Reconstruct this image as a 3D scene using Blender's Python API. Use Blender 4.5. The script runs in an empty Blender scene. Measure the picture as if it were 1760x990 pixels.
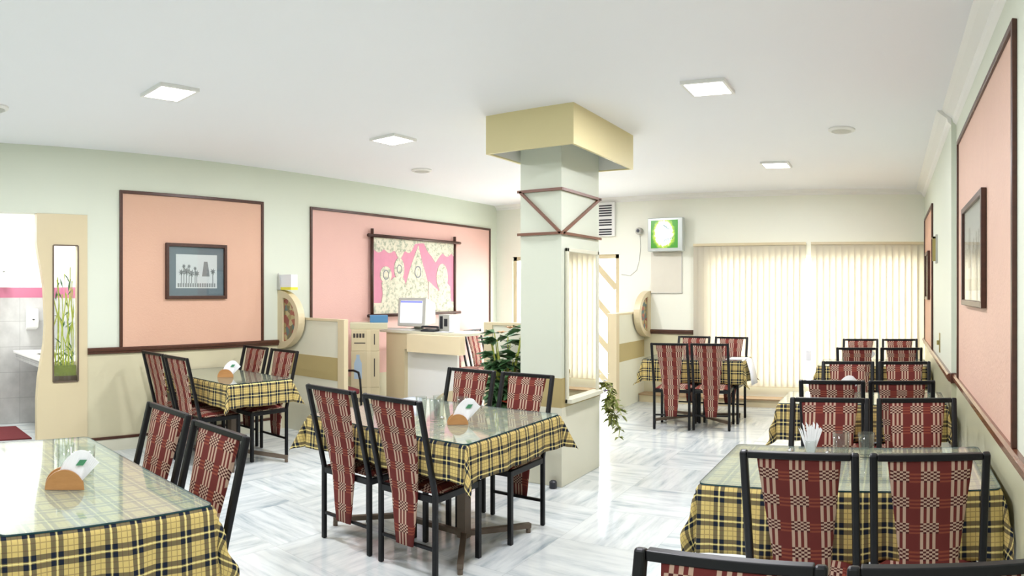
import bpy, bmesh, math, random
from mathutils import Vector, Matrix
C = bpy.context.scene.collection
scn = bpy.context.scene
random.seed(7)
PI = math.pi

# ------------------------------------------------------------------ camera
F, X0, YH, CH = 1150.0, 1530.0, 500.0, 1.56          # panorama: pixels per radian, column that faces +Y, horizon row, eye height
cd = bpy.data.cameras.new('camera'); cam = bpy.data.objects.new('camera', cd); C.objects.link(cam)
cd.type = 'PANO'; cd.panorama_type = 'CENTRAL_CYLINDRICAL'
cd.central_cylindrical_range_u_min = -880 / F; cd.central_cylindrical_range_u_max = 880 / F
cd.central_cylindrical_range_v_min = -(990 - YH) / F; cd.central_cylindrical_range_v_max = YH / F
cd.central_cylindrical_radius = 1.0
cd.clip_start = 0.05; cd.clip_end = 200
cam.location = (0, 0, CH); cam.rotation_euler = (PI / 2, 0, (X0 - 880) / F)
scn.camera = cam

# ------------------------------------------------------------------ world, lights, exposure
vs = scn.view_settings
vs.view_transform = 'Standard'; vs.look = 'None'; vs.gamma = 1; vs.use_curve_mapping = False
vs.exposure = 0.90
w = bpy.data.worlds.new('World'); scn.world = w; w.use_nodes = True
bg = w.node_tree.nodes['Background']; bg.inputs[0].default_value = (0.97, 0.96, 1.0, 1); bg.inputs[1].default_value = 8.5

LAMP_W = 23.0
def area(name, loc, size, power, color, rot=(0, 0, 0), sy=None):
    l = bpy.data.lights.new(name, 'AREA'); l.energy = power; l.color = color; l.size = size
    if sy: l.shape = 'RECTANGLE'; l.size_y = sy
    o = bpy.data.objects.new(name, l); C.objects.link(o); o.location = loc; o.rotation_euler = rot
    return o

# ------------------------------------------------------------------ materials
def srgb(r, g, b):
    f = lambda c: (c / 255 / 12.92) if c / 255 <= .04045 else ((c / 255 + .055) / 1.055) ** 2.4
    return (f(r), f(g), f(b), 1)
class NT:
    def __init__(s, name):
        s.m = bpy.data.materials.new(name); s.m.use_nodes = True; s.t = s.m.node_tree
        s.b = s.t.nodes['Principled BSDF']; s.out = s.t.nodes['Material Output']
    def n(s, kind, **kw):
        x = s.t.nodes.new(kind)
        for k, v in kw.items(): setattr(x, k, v)
        return x
    def link(s, a, b): s.t.links.new(a, b)
    def math(s, op, a, b=None, c=None):
        x = s.n('ShaderNodeMath', operation=op)
        for i, v in enumerate((a, b, c)):
            if v is None: continue
            if isinstance(v, (int, float)): x.inputs[i].default_value = v
            else: s.link(v, x.inputs[i])
        return x.outputs[0]
    def mix(s, f, a, b):
        x = s.n('ShaderNodeMix', data_type='RGBA')
        for i, v in ((0, f), (6, a), (7, b)):
            if isinstance(v, (int, float, tuple)): x.inputs[i].default_value = v
            else: s.link(v, x.inputs[i])
        return x.outputs[2]
    def noise(s, scale, detail=3, vec=None, rough=.5):
        x = s.n('ShaderNodeTexNoise'); x.inputs['Scale'].default_value = scale; x.inputs['Detail'].default_value = detail
        x.inputs['Roughness'].default_value = rough
        if vec is None: vec = s.coord()
        s.link(vec, x.inputs['Vector']); return x.outputs['Fac']
    def coord(s, which='Object'): return s.n('ShaderNodeTexCoord').outputs[which]
    def sep(s, v):
        x = s.n('ShaderNodeSeparateXYZ'); s.link(v, x.inputs[0]); return x.outputs
    def comb(s, a, b, c=0.0):
        x = s.n('ShaderNodeCombineXYZ')
        for i, v in enumerate((a, b, c)):
            if isinstance(v, (int, float)): x.inputs[i].default_value = v
            else: s.link(v, x.inputs[i])
        return x.outputs[0]
    def bump(s, h, strength=.2, dist=.01):
        x = s.n('ShaderNodeBump'); x.inputs['Strength'].default_value = strength; x.inputs['Distance'].default_value = dist
        s.link(h, x.inputs['Height']); s.link(x.outputs[0], s.b.inputs['Normal'])
    def set(s, rough=None, metal=None, spec=None, color=None):
        if rough is not None: s.b.inputs['Roughness'].default_value = rough
        if metal is not None: s.b.inputs['Metallic'].default_value = metal
        if spec is not None: s.b.inputs['Specular IOR Level'].default_value = spec
        if color is not None:
            if isinstance(color, tuple): s.b.inputs['Base Color'].default_value = color
            else: s.link(color, s.b.inputs['Base Color'])
def paint(name, rgb, rough=.5, var=.04, scale=6, bump=.03, bscale=180, metal=0, spec=.5):
    t = NT(name); c = srgb(*rgb); d = tuple(x * (1 - var * 2) for x in c[:3]) + (1,)
    t.set(rough, metal, spec, t.mix(t.noise(scale), c, d))
    if bump: t.bump(t.noise(bscale, 2), bump, .003)
    return t.m
def wood(name, a, b, scale=(3, 40, 40), rough=.35):
    t = NT(name); mp = t.n('ShaderNodeMapping'); mp.inputs['Scale'].default_value = scale
    t.link(t.coord(), mp.inputs[0]); t.set(rough, 0, .5, t.mix(t.noise(1, 4, mp.outputs[0]), srgb(*a), srgb(*b)))
    return t.m
M = {}
M['mint'] = paint('mint wall paint', (214, 220, 203), .55, .02, 2)
M['cream_wall'] = paint('cream wall paint', (238, 239, 224), .55, .02, 2)
M['dado'] = paint('olive beige dado paint', (206, 200, 168), .35, .03, 2)
M['rdado'] = paint('grey green dado paint', (198, 198, 168), .25, .03, 2)
M['ceiling'] = paint('ceiling paint', (243, 244, 247), .7, .01, 1.5)
M['cornice'] = paint('cornice plaster', (238, 237, 232), .6, .01)
M['salmon'] = paint('salmon textured plaster', (216, 174, 149), .6, .035, 3, .5, 60)
M['rosy'] = paint('rose textured plaster', (224, 180, 168), .6, .035, 3, .5, 60)
M['beige_rose'] = paint('beige rose textured plaster', (212, 176, 156), .6, .05, 5, .9, 45)
M['railwood'] = wood('chair rail wood', (124, 80, 60), (96, 58, 44), (30, 3, 30), .2)
M['trimwood'] = wood('brown moulding wood', (88, 52, 36), (58, 32, 22))
M['stripwood'] = wood('column strip wood', (132, 88, 64), (104, 66, 48))
M['frame'] = wood('picture frame wood', (82, 48, 34), (50, 28, 20))
M['tan'] = paint('tan laminate', (210, 196, 160), .35, .02)
M['khaki'] = paint('khaki band laminate', (176, 160, 110), .4, .03)
M['capital'] = paint('yellow ochre paint', (224, 212, 162), .5, .02)
M['partition'] = paint('pale partition laminate', (218, 217, 196), .4, .02)
M['white'] = paint('white paint', (236, 236, 232), .4, .01)
M['black_metal'] = paint('black steel', (9, 10, 15), .38, .1, 20, 0, metal=.0, spec=.35)
M['bronze'] = paint('brown enamelled metal', (112, 98, 84), .4, .06, 12, 0, metal=.3)
M['grey_plastic'] = paint('grey plastic', (188, 188, 180), .45, .02)
M['dark_plastic'] = paint('dark plastic', (40, 42, 50), .4, .05)
M['carton'] = paint('carton board', (206, 192, 156), .7, .05, 8)
M['ink'] = paint('printed ink', (60, 52, 48), .7, .02)
M['blue'] = paint('blue card', (84, 138, 180), .6, .05)
M['yellow'] = paint('yellow plastic', (236, 226, 70), .5, .02)
M['paper'] = paint('white paper', (238, 240, 244), .7, .01)
M['green_ink'] = paint('green print', (70, 140, 100), .7, .1, 80)
M['holder'] = wood('holder wood', (186, 138, 84), (160, 110, 62), (20, 20, 60), .3)
M['maroon'] = paint('maroon fabric', (112, 40, 44), .9, .1, 40)
M['pink_tile'] = paint('pink tile', (190, 116, 142), .2, .03)
M['leaf'] = paint('green leaf', (92, 136, 88), .4, .3, 30, 0)
M['pale_leaf'] = paint('pale green leaf', (150, 160, 84), .4, .25, 30, 0)
M['stem'] = paint('bamboo stem', (206, 214, 96), .4, .2, 30, 0)
M['red_flower'] = paint('red petal', (214, 70, 50), .5, .1, 30, 0)
M['orange_flower'] = paint('peach petal', (236, 178, 128), .5, .1, 30, 0)
M['violet_flower'] = paint('violet petal', (120, 100, 140), .5, .15, 30, 0)
M['terracotta'] = paint('pot clay', (150, 110, 80), .7, .1)
M['chrome'] = paint('chrome', (200, 200, 200), .15, .01, 5, 0, metal=1)
M['brass'] = paint('brass', (180, 165, 110), .3, .05, 5, 0, metal=.9)
M['tray'] = paint('alloy frame', (190, 196, 192), .3, .02, 5, 0, metal=.4)
M['slate_mat'] = paint('slate picture mount', (104, 118, 128), .6, .03)
M['photo_white'] = paint('photo print paper', (214, 216, 218), .5, .03, 40)
M['photo_grey'] = paint('photo print grey', (150, 153, 156), .5, .25, 120)
M['batik_pink'] = paint('pink batik cloth', (214, 142, 162), .8, .08, 14)
def batik():
    t = NT('cream batik'); n1 = t.noise(20, 5, None, .7)
    x = t.n('ShaderNodeValToRGB'); t.link(n1, x.inputs[0])
    x.color_ramp.elements[0].position = .38; x.color_ramp.elements[0].color = srgb(158, 164, 142)
    x.color_ramp.elements[1].position = .52; x.color_ramp.elements[1].color = srgb(214, 208, 186)
    t.set(.8, 0, .3, x.outputs[0]); return t.m
M['batik_cream'] = batik()
def stained():
    t = NT('painted glass'); v = t.n('ShaderNodeTexVoronoi'); v.inputs['Scale'].default_value = 22; t.link(t.coord(), v.inputs['Vector'])
    x = t.n('ShaderNodeValToRGB'); t.link(t.sep(v.outputs['Color'])[0], x.inputs[0]); r = x.color_ramp; r.interpolation = 'CONSTANT'
    cols = [(158, 140, 90), (140, 70, 58), (92, 108, 102), (186, 170, 124), (164, 96, 76), (116, 106, 72)]
    r.elements[0].color = srgb(*cols[0]); r.elements[1].position = .18; r.elements[1].color = srgb(*cols[1])
    for i in range(2, 6): e = r.elements.new(.18 * i - .02); e.color = srgb(*cols[i])
    t.set(.15, 0, .6, x.outputs[0]); return t.m
M['stained'] = stained()
def emis(name, col, s):
    t = NT(name); t.set(.5, 0, 0, (0, 0, 0, 1)); t.b.inputs['Emission Color'].default_value = col; t.b.inputs['Emission Strength'].default_value = s; return t.m
M['lamp'] = emis('lit diffuser', (1, 1, 1, 1), 9)
def screen_lit():
    t = NT('lit advert screen'); p = t.sep(t.coord('Generated'))
    dx = t.math('MULTIPLY', t.math('SUBTRACT', p[0], .48), 1.25); dz = t.math('MULTIPLY', t.math('SUBTRACT', p[2], .52), .95)
    r = t.math('SQRT', t.math('ADD', t.math('MULTIPLY', dx, dx), t.math('MULTIPLY', dz, dz)))
    r = t.math('ADD', r, t.math('MULTIPLY', t.math('SUBTRACT', t.noise(26, 3), .5), .22))
    x = t.n('ShaderNodeValToRGB'); t.link(r, x.inputs[0]); q = x.color_ramp
    q.elements[0].position = .38; q.elements[0].color = (1.6, 1.6, 1.6, 1)
    q.elements[1].position = .44; q.elements[1].color = srgb(196, 226, 80)
    e = q.elements.new(.56); e.color = srgb(70, 150, 40)
    t.set(.3, 0, .5, (0, 0, 0, 1)); t.link(x.outputs[0], t.b.inputs['Emission Color']); t.b.inputs['Emission Strength'].default_value = .7
    return t.m
M['advert'] = screen_lit()
M['crt'] = emis('lit monitor screen', srgb(232, 236, 252), 1.0)
M['crt_bar'] = emis('lit window bar', srgb(120, 124, 196), 1.0)
def thin_glass(name, tint, rough=.02, ior=1.5, gain=1.0, painted_sheen=0):
    t = NT(name); tr = t.n('ShaderNodeBsdfTransparent'); tr.inputs[0].default_value = tint
    gl = t.n('ShaderNodeBsdfGlossy'); gl.inputs['Roughness'].default_value = rough
    fr = t.n('ShaderNodeFresnel'); ge = t.n('ShaderNodeNewGeometry')
    t.link(t.math('ADD', ior, t.math('MULTIPLY', ge.outputs['Backfacing'], 1 / ior - ior)), fr.inputs[0])
    mx = t.n('ShaderNodeMixShader'); t.link(t.math('MULTIPLY', fr.outputs[0], gain), mx.inputs[0])
    base = tr.outputs[0]
    if painted_sheen:   # pale diffuse share imitating the ceiling's whitish reflection in the glass
        df = t.n('ShaderNodeBsdfDiffuse'); df.inputs[0].default_value = srgb(226, 240, 222); mh = t.n('ShaderNodeMixShader'); mh.inputs[0].default_value = painted_sheen
        t.link(tr.outputs[0], mh.inputs[1]); t.link(df.outputs[0], mh.inputs[2]); base = mh.outputs[0]
    t.link(base, mx.inputs[1]); t.link(gl.outputs[0], mx.inputs[2]); t.link(mx.outputs[0], t.out.inputs[0])
    return t.m
M['glass'] = thin_glass('clear glass', (.96, .98, .97, 1))
M['tumbler'] = thin_glass('tumbler glass', (.93, .95, .94, 1), .02, 1.6)
M['table_glass'] = thin_glass('table glass', (.96, .99, .97, 1), .05, 1.6, 1.3, .20)
M['glass_edge'] = paint('glass edge', (28, 62, 66), .1, .02, 5, 0)
def mirror():
    t = NT('mirror'); t.set(.02, 1, .5, (.9, .92, .9, 1)); return t.m
M['mirror'] = mirror()
def blind():
    t = NT('blind fabric'); d = t.n('ShaderNodeBsdfDiffuse'); d.inputs[0].default_value = srgb(240, 234, 216)
    tl = t.n('ShaderNodeBsdfTranslucent'); tl.inputs[0].default_value = srgb(158, 149, 128)
    mx = t.n('ShaderNodeMixShader'); mx.inputs[0].default_value = .5
    t.link(d.outputs[0], mx.inputs[1]); t.link(tl.outputs[0], mx.inputs[2]); t.link(mx.outputs[0], t.out.inputs[0]); return t.m
M['blind'] = blind()
def fabric():
    t = NT('woven chair fabric'); p = t.sep(t.coord()); u = p[0]; v = t.math('SUBTRACT', p[2], p[1])
    fu = t.math('FRACT', t.math('ADD', t.math('MULTIPLY', u, 1 / .108), .69)); fv = t.math('FRACT', t.math('MULTIPLY', v, 1 / .126))
    g = t.math('GREATER_THAN', fu, .38)
    a = t.math('LESS_THAN', t.math('FRACT', t.math('MULTIPLY', t.math('SUBTRACT', fu, .38), 3 / .62)), .5)
    L = t.math('GREATER_THAN', fv, .42)
    b = t.math('LESS_THAN', t.math('FRACT', t.math('MULTIPLY', fv, 3 / .42)), .5)
    chk = t.math('SUBTRACT', 1, t.math('ABSOLUTE', t.math('SUBTRACT', a, b)))          # same parity
    chk = t.math('MULTIPLY', chk, g)
    bar = t.math('MULTIPLY', a, g)
    cream = t.math('ADD', t.math('MULTIPLY', L, bar), t.math('MULTIPLY', t.math('SUBTRACT', 1, L), chk))
    stripe = t.math('MULTIPLY', t.math('SUBTRACT', 1, L), b)
    base = t.mix(stripe, srgb(104, 42, 38), srgb(134, 66, 50))
    dk = t.math('MULTIPLY', t.math('SUBTRACT', 1, cream), t.math('MULTIPLY', g, t.math('SUBTRACT', 1, L)))
    base = t.mix(dk, base, srgb(70, 24, 24))
    col = t.mix(cream, base, srgb(188, 160, 140))
    t.set(.8, 0, .25, col); t.bump(t.noise(900, 2), .3, .002); return t.m
M['fabric'] = fabric()
def plaid():
    t = NT('plaid tablecloth cotton'); uv = t.sep(t.coord('UV'))
    def band(c):
        f = t.math('FRACT', t.math('MULTIPLY', c, 1 / .098))
        def rng(a, b): return t.math('MULTIPLY', t.math('GREATER_THAN', f, a), t.math('LESS_THAN', f, b))
        dark = t.math('ADD', rng(.02, .20), rng(.30, .48)); thin = t.math('ADD', rng(.62, .655), rng(.84, .875)); pale = rng(.235, .265)
        return dark, thin, pale
    dx, tx, px = band(uv[0]); dy, ty, py = band(uv[1])
    D = t.math('MULTIPLY', t.math('ADD', dx, dy), .5)
    c = t.mix(t.math('MULTIPLY', D, 1.5), srgb(206, 184, 114), srgb(28, 36, 50))
    c = t.mix(t.math('GREATER_THAN', D, .9), c, srgb(22, 30, 46))
    c = t.mix(t.math('MULTIPLY', t.math('MAXIMUM', tx, ty), .5), c, srgb(96, 70, 60))
    c = t.mix(t.math('MULTIPLY', t.math('MAXIMUM', px, py), .75), c, srgb(238, 230, 160))
    t.set(.85, 0, .2, c); t.bump(t.noise(700, 2, t.coord('UV')), .25, .002); return t.m
M['plaid'] = plaid()
def marble():
    t = NT('streaked marble floor tiles'); p = t.sep(t.coord()); T = .62
    x = t.math('ADD', t.math('DIVIDE', p[0], T), .24); y = t.math('DIVIDE', p[1], T)
    ix = t.math('FLOOR', x); iy = t.math('FLOOR', y)
    par = t.math('ABSOLUTE', t.math('MODULO', t.math('ADD', ix, iy), 2))
    wn = t.n('ShaderNodeTexWhiteNoise'); t.link(t.comb(ix, iy), wn.inputs['Vector']); rn = t.sep(wn.outputs['Color'])
    nx = t.n('ShaderNodeMix', data_type='FLOAT'); t.link(par, nx.inputs[0]); t.link(x, nx.inputs[2]); t.link(y, nx.inputs[3])
    ny = t.n('ShaderNodeMix', data_type='FLOAT'); t.link(par, ny.inputs[0]); t.link(y, ny.inputs[2]); t.link(x, ny.inputs[3])
    off = t.math('MULTIPLY', rn[0], 37)
    v = t.comb(t.math('ADD', t.math('MULTIPLY', nx.outputs[0], 1.1), off), t.math('ADD', t.math('MULTIPLY', ny.outputs[0], 7.5), off), off)
    n1 = t.noise(1.2, 7, v, .62)
    r = t.n('ShaderNodeValToRGB'); t.link(n1, r.inputs[0]); q = r.color_ramp
    q.elements[0].position = .30; q.elements[0].color = srgb(156, 169, 174)
    q.elements[1].position = .58; q.elements[1].color = srgb(216, 222, 220)
    e = q.elements.new(.42); e.color = srgb(194, 202, 203)
    fx = t.math('FRACT', x); fy = t.math('FRACT', y)
    j = t.math('MAXIMUM', t.math('LESS_THAN', fx, .006), t.math('LESS_THAN', fy, .006))
    tone = t.mix(t.math('MULTIPLY', rn[1], .25), r.outputs[0], srgb(196, 200, 196))
    c = t.mix(t.math('MULTIPLY', j, .35), tone, srgb(140, 146, 146))
    t.set(.13, 0, .5, c); return t.m
M['marble'] = marble()
def tile(name, a, b, size, joint=(200, 200, 200)):
    t = NT(name); p = t.sep(t.coord()); o = []
    for k in range(3): o.append(t.math('LESS_THAN', t.math('FRACT', t.math('DIVIDE', p[k], size)), .02))
    g = t.n('ShaderNodeNewGeometry'); nn = t.sep(g.outputs['Normal'])
    m = t.math('MAXIMUM', t.math('MULTIPLY', o[2], 1), t.math('MAXIMUM', t.math('MULTIPLY', o[0], t.math('ABSOLUTE', nn[1])), t.math('MULTIPLY', o[1], t.math('ABSOLUTE', nn[0]))))
    c = t.mix(t.noise(7, 5), srgb(*a), srgb(*b)); t.set(.2, 0, .5, t.mix(t.math('MULTIPLY', m, .6), c, srgb(*joint))); return t.m
M['wc_tile'] = tile('grey marble wall tile', (212, 212, 210), (168, 168, 168), .3, (150, 150, 150))
M['wc_white'] = tile('white wall tile', (240, 240, 238), (234, 234, 232), .3)

# ------------------------------------------------------------------ mesh helpers
class MB:
    def __init__(s): s.bm = bmesh.new()
    def poly(s, pts):
        try: s.bm.faces.new([s.bm.verts.new(p) for p in pts])
        except ValueError: pass
        return s
    def hexa(s, p):   # 8 points: bottom 4 ccw, top 4 ccw
        v = [s.bm.verts.new(q) for q in p]
        for f in ((3, 2, 1, 0), (4, 5, 6, 7), (0, 1, 5, 4), (1, 2, 6, 5), (2, 3, 7, 6), (3, 0, 4, 7)): s.bm.faces.new([v[i] for i in f])
        return s
    def box(s, x0, x1, y0, y1, z0, z1):
        return s.hexa([(x0, y0, z0), (x1, y0, z0), (x1, y1, z0), (x0, y1, z0), (x0, y0, z1), (x1, y0, z1), (x1, y1, z1), (x0, y1, z1)])
    def bar(s, p, q, w, h, up=(0, 0, 1)):
        p = Vector(p); q = Vector(q); d = (q - p).normalized(); up = Vector(up)
        if abs(d.dot(up)) > .98: up = Vector((0, 1, 0))
        a = d.cross(up).normalized() * w / 2; b = a.cross(d).normalized() * h / 2
        return s.hexa([p - a - b, p + a - b, p + a + b, p - a + b, q - a - b, q + a - b, q + a + b, q - a + b])
    def path(s, pts, w, h, up):   # rectangular profile mitred along a path lying in the plane normal to up's cross
        return s.sweep(pts, [(-w / 2, -h / 2), (w / 2, -h / 2), (w / 2, h / 2), (-w / 2, h / 2)], up)
    def sweep(s, pts, prof, up=(0, 0, 1), closed=False):
        pts = [Vector(p) for p in pts]; up = Vector(up); n = len(pts); rings = []
        for i, p in enumerate(pts):
            if closed: a, b = pts[i - 1], pts[(i + 1) % n]
            else: a = pts[max(i - 1, 0)]; b = pts[min(i + 1, n - 1)]
            d0 = (p - a).normalized() if (p - a).length > 1e-9 else (b - p).normalized()
            d1 = (b - p).normalized() if (b - p).length > 1e-9 else d0
            d = (d0 + d1).normalized(); side = d.cross(up)
            if side.length < 1e-4: side = d.cross(Vector((0, 1, 0.01)))
            side.normalize(); u2 = side.cross(d).normalized(); k = 1 / max(.35, d.dot(d1))
            rings.append([s.bm.verts.new(p + side * x * k + u2 * y) for x, y in prof])
        m = len(prof)
        for i in range(n if closed else n - 1):
            A = rings[i]; B = rings[(i + 1) % n]
            for j in range(m): s.bm.faces.new((A[j], A[(j + 1) % m], B[(j + 1) % m], B[j]))
        if not closed:
            s.bm.faces.new(rings[0][::-1]); s.bm.faces.new(rings[-1])
        return s
    def tube(s, pts, r, n=8):
        return s.sweep(pts, [(r * math.cos(2 * PI * k / n), r * math.sin(2 * PI * k / n)) for k in range(n)])
    def lathe(s, prof, c=(0, 0, 0), n=24, axis='z'):
        rings = []
        for r, z in prof:
            if r < 1e-6: rings.append([s.bm.verts.new((c[0], c[1], c[2] + z))])
            else: rings.append([s.bm.verts.new((c[0] + r * math.cos(2 * PI * k / n), c[1] + r * math.sin(2 * PI * k / n), c[2] + z)) for k in range(n)])
        for A, B in zip(rings, rings[1:]):
            for k in range(n):
                a = A[k % len(A)]; a2 = A[(k + 1) % n % len(A)]; b = B[k % len(B)]; b2 = B[(k + 1) % n % len(B)]
                vs_ = []
                for v in (a, a2, b2, b):
                    if v not in vs_: vs_.append(v)
                if len(vs_) > 2: s.bm.faces.new(vs_)
        return s
    def prism(s, poly, axis, t0, t1):   # 2-D outline extruded along axis; axis x: (y,z), y: (x,z), z: (x,y)
        def P(a, b, t): return {'x': (t, a, b), 'y': (a, t, b), 'z': (a, b, t)}[axis]
        A = [s.bm.verts.new(P(a, b, t0)) for a, b in poly]; B = [s.bm.verts.new(P(a, b, t1)) for a, b in poly]; n = len(poly)
        s.bm.faces.new(A[::-1]); s.bm.faces.new(B)
        for i in range(n): s.bm.faces.new((A[i], A[(i + 1) % n], B[(i + 1) % n], B[i]))
        return s
    def ring(s, outer, inner, axis, t0, t1):   # plate with a hole, same point count
        def P(a, b, t): return {'x': (t, a, b), 'y': (a, t, b), 'z': (a, b, t)}[axis]
        L = [[s.bm.verts.new(P(a, b, t)) for a, b in q] for t in (t0, t1) for q in (outer, inner)]; n = len(outer)
        for i in range(n):
            j = (i + 1) % n
            s.bm.faces.new((L[0][i], L[1][i], L[1][j], L[0][j])); s.bm.faces.new((L[2][i], L[2][j], L[3][j], L[3][i]))
            s.bm.faces.new((L[0][i], L[0][j], L[2][j], L[2][i])); s.bm.faces.new((L[1][i], L[3][i], L[3][j], L[1][j]))
        return s
    def build(s, name, mat, parent=None, bevel=0, smooth=False, loc=None, seg=2, subsurf=0):
        bmesh.ops.recalc_face_normals(s.bm, faces=s.bm.faces)
        me = bpy.data.meshes.new(name); s.bm.to_mesh(me); s.bm.free()
        for mm in (mat if isinstance(mat, (list, tuple)) else [mat]): me.materials.append(mm)
        if smooth: me.polygons.foreach_set('use_smooth', [True] * len(me.polygons))
        o = bpy.data.objects.new(name, me); C.objects.link(o)
        if parent: o.parent = parent
        if loc: o.location = loc
        if bevel:
            b = o.modifiers.new('bevel', 'BEVEL'); b.width = bevel; b.segments = seg; b.limit_method = 'ANGLE'; b.angle_limit = .6
            if smooth is False:
                pass
        if subsurf:
            b = o.modifiers.new('sub', 'SUBSURF'); b.levels = subsurf; b.render_levels = subsurf
        return o
def tag(o, label, cat, group=None):
    o['label'] = label; o['category'] = cat
    if group: o['group'] = group
    return o
def thing(name, label, cat, loc=(0, 0, 0), rz=0, group=None):
    o = bpy.data.objects.new(name, None); C.objects.link(o); o.empty_display_size = .1
    o.location = loc; o.rotation_euler = (0, 0, rz); return tag(o, label, cat, group)
def struct(o): o['kind'] = 'structure'; return o
def copy_tree(o, parent=None):
    c = o.copy(); C.objects.link(c); c.parent = parent
    for ch in list(o.children): copy_tree(ch, c)
    return c
def arc(cx, cy, r, a0, a1, n, ry=None):
    ry = ry or r
    return [(cx + r * math.cos(a0 + (a1 - a0) * k / n), cy + ry * math.sin(a0 + (a1 - a0) * k / n)) for k in range(n + 1)]

# ------------------------------------------------------------------ room
XL, XR, XR2, YB, YF, ZC, YSTEP = -6.0, .50, .462, 9.0, -2.6, 2.927, 5.05
T = .15
struct(MB().box(XL - 2.0, XR + T, YF - T, YB + .4, -.12, 0).build('floor', M['marble']))
struct(MB().box(XL - 2.0, XR + T, YF - T, YB + T, ZC, ZC + .12).build('ceiling', M['ceiling']))
DZ = 1.01
# left wall: opening for the wash area Y 1.05..2.33 (panel fills its right part), header at 2.29
def lwall(mb, z0, z1, y0, y1): mb.box(XL - T, XL, y0, y1, z0, z1)
wl = MB(); lwall(wl, DZ - .03, ZC, 2.33, YB); lwall(wl, 2.29, ZC, .95, 2.33); lwall(wl, 0, ZC, YF, .95)
struct(wl.build('wall_left', M['mint']))
wd = MB(); lwall(wd, 0, DZ - .03, 2.33, YB); struct(wd.build('wall_left_lower', M['dado']))
# right wall, near bay and the shallow step beyond it
DR = .905
wr = MB().box(XR, XR + T, YF, YSTEP, DR - .03, ZC); struct(wr.build('wall_right', M['mint']))
struct(MB().box(XR2, XR + T, YSTEP, YB, DR - .03, ZC).build('wall_right_far', M['mint']))
struct(MB().box(XR, XR + T, YF, YSTEP, 0, DR - .03).build('wall_right_lower', M['rdado']))
struct(MB().box(XR2, XR + T, YSTEP, YB, 0, DR - .03).build('wall_right_lower', M['rdado']))
# back wall with two openings: entrance X -5.72..-3.93 (z 0..2.1), window X -2.70...462 (z .27..2.24)
EX0, EX1, EZ = -5.70, -3.86, 2.10
WX0, WX1, WZ0, WZ1 = -2.50, XR2, .27, 2.06
wb = MB()
for x0, x1, z0, z1 in ((XL - T, EX0, 0, ZC), (EX0, EX1, EZ, ZC), (EX1, WX0, DZ - .03, ZC), (WX0, WX1, WZ1, ZC), (WX1, XR + T, 0, ZC), (WX0, WX1, 0, WZ0)):
    wb.box(x0, x1, YB, YB + T, z0, z1)
struct(wb.build('wall_back', M['cream_wall']))
struct(MB().box(EX1, WX0, YB, YB + T, 0, DZ - .03).build('wall_back_lower', M['dado']))
struct(MB().box(XL - T, XR + T, YF - T, YF, 0, ZC).build('wall_front', M['mint']))
# cornices
def cove(name, pts, s=.07, flip=1):
    prof = [(0, 0), (flip * s, 0), (flip * s * .75, -s * .25), (flip * s * .3, -s * .55), (flip * s * .22, -s * .8), (0, -s)]
    struct(MB().sweep(pts, prof).build(name, M['cornice']))
cove('trim_1', [(XR, YF, ZC), (XR, YSTEP, ZC)], .11, -1)
cove('trim_2', [(XR2, YSTEP, ZC), (XR2, YB, ZC)], .11, -1)
cove('trim_3', [(XR2, YB, ZC), (XL, YB, ZC)], .07, -1)
# chair rails
def rail(name, a, b, z, out):
    a = Vector((a[0], a[1], z)); b = Vector((b[0], b[1], z))
    prof = [(0, .03), (out * .022, .03), (out * .034, .018), (out * .034, -.002), (out * .024, -.012), (out * .024, -.026), (out * .012, -.034), (0, -.034)]
    return struct(MB().sweep([a, b], prof).build(name, M['railwood'] if z < 1 and name in ('trim_6', 'trim_7') else M['trimwood']))
rail('trim_4', (XL, 2.33), (XL, 4.66), DZ - .03, 1)
rail('trim_5', (-3.46, YB), (WX0 - .03, YB), DZ - .03, 1)
rail('trim_6', (XR, YF), (XR, YSTEP), DR, -1)
rail('trim_7', (XR2, YSTEP), (XR2, YB), DR, -1)
struct(MB().box(XR - .045, XR, YSTEP - .05, YSTEP, DR - .04, DR + .035).build('trim_8', M['trimwood'], bevel=.004))
struct(MB().box(XL, XL + .018, 2.33, 4.66, .115, .14).build('baseboard_left', M['trimwood']))
struct(MB().box(XL, XL + .012, 2.33, 4.66, 0, .115).build('baseboard_left_lower', M['partition']))
# raised step below the window
struct(MB().box(-3.46, XR2, 8.78, YB, 0, .095).build('trim_9', M['tan']))
struct(MB().box(-3.46, XR2, 8.76, YB, .095, .115).build('trim_10', paint('brown step nosing', (168, 140, 104), .4)))

# framed plaster panels
def wall_panel(label, side, y0, y1, z0, z1, mat, fw=.032):
    x = {'L': XL, 'R': XR, 'F': XR2}[side]; s = 1 if side == 'L' else -1
    t = thing('wall_panel', label, 'wall panel', (x, (y0 + y1) / 2, z0))
    h = (y1 - y0) / 2; H = z1 - z0
    MB().box(min(0, s * .008), max(0, s * .008), -h + fw, h - fw, 0, H - fw).build('panel', mat, t)
    fr = MB(); a, b = (0.0, s * .022) if s > 0 else (s * .022, 0.0)
    fr.box(a, b, -h, -h + fw, 0, H); fr.box(a, b, h - fw, h, 0, H); fr.box(a, b, -h + fw, h - fw, H - fw, H)
    fr.build('moulding', M['trimwood'], t, bevel=.004)
    return t
wall_panel('square salmon plaster panel in a brown moulding behind the small picture', 'L', 2.667, 4.405, DZ, 2.55, M['salmon'])
wall_panel('wide rose plaster panel in a brown moulding behind the cloth hanging', 'L', 5.085, 8.80, .5, 2.55, M['rosy'])
wall_panel('tall rose plaster panel in a brown moulding on the near right wall', 'R', 2.60, 4.82, DR + .03, 2.64, M['beige_rose'])
wall_panel('narrow distant salmon panel on the right wall beside the blinds', 'F', 7.15, 8.72, DR + .03, 2.50, M['salmon'])

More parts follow.
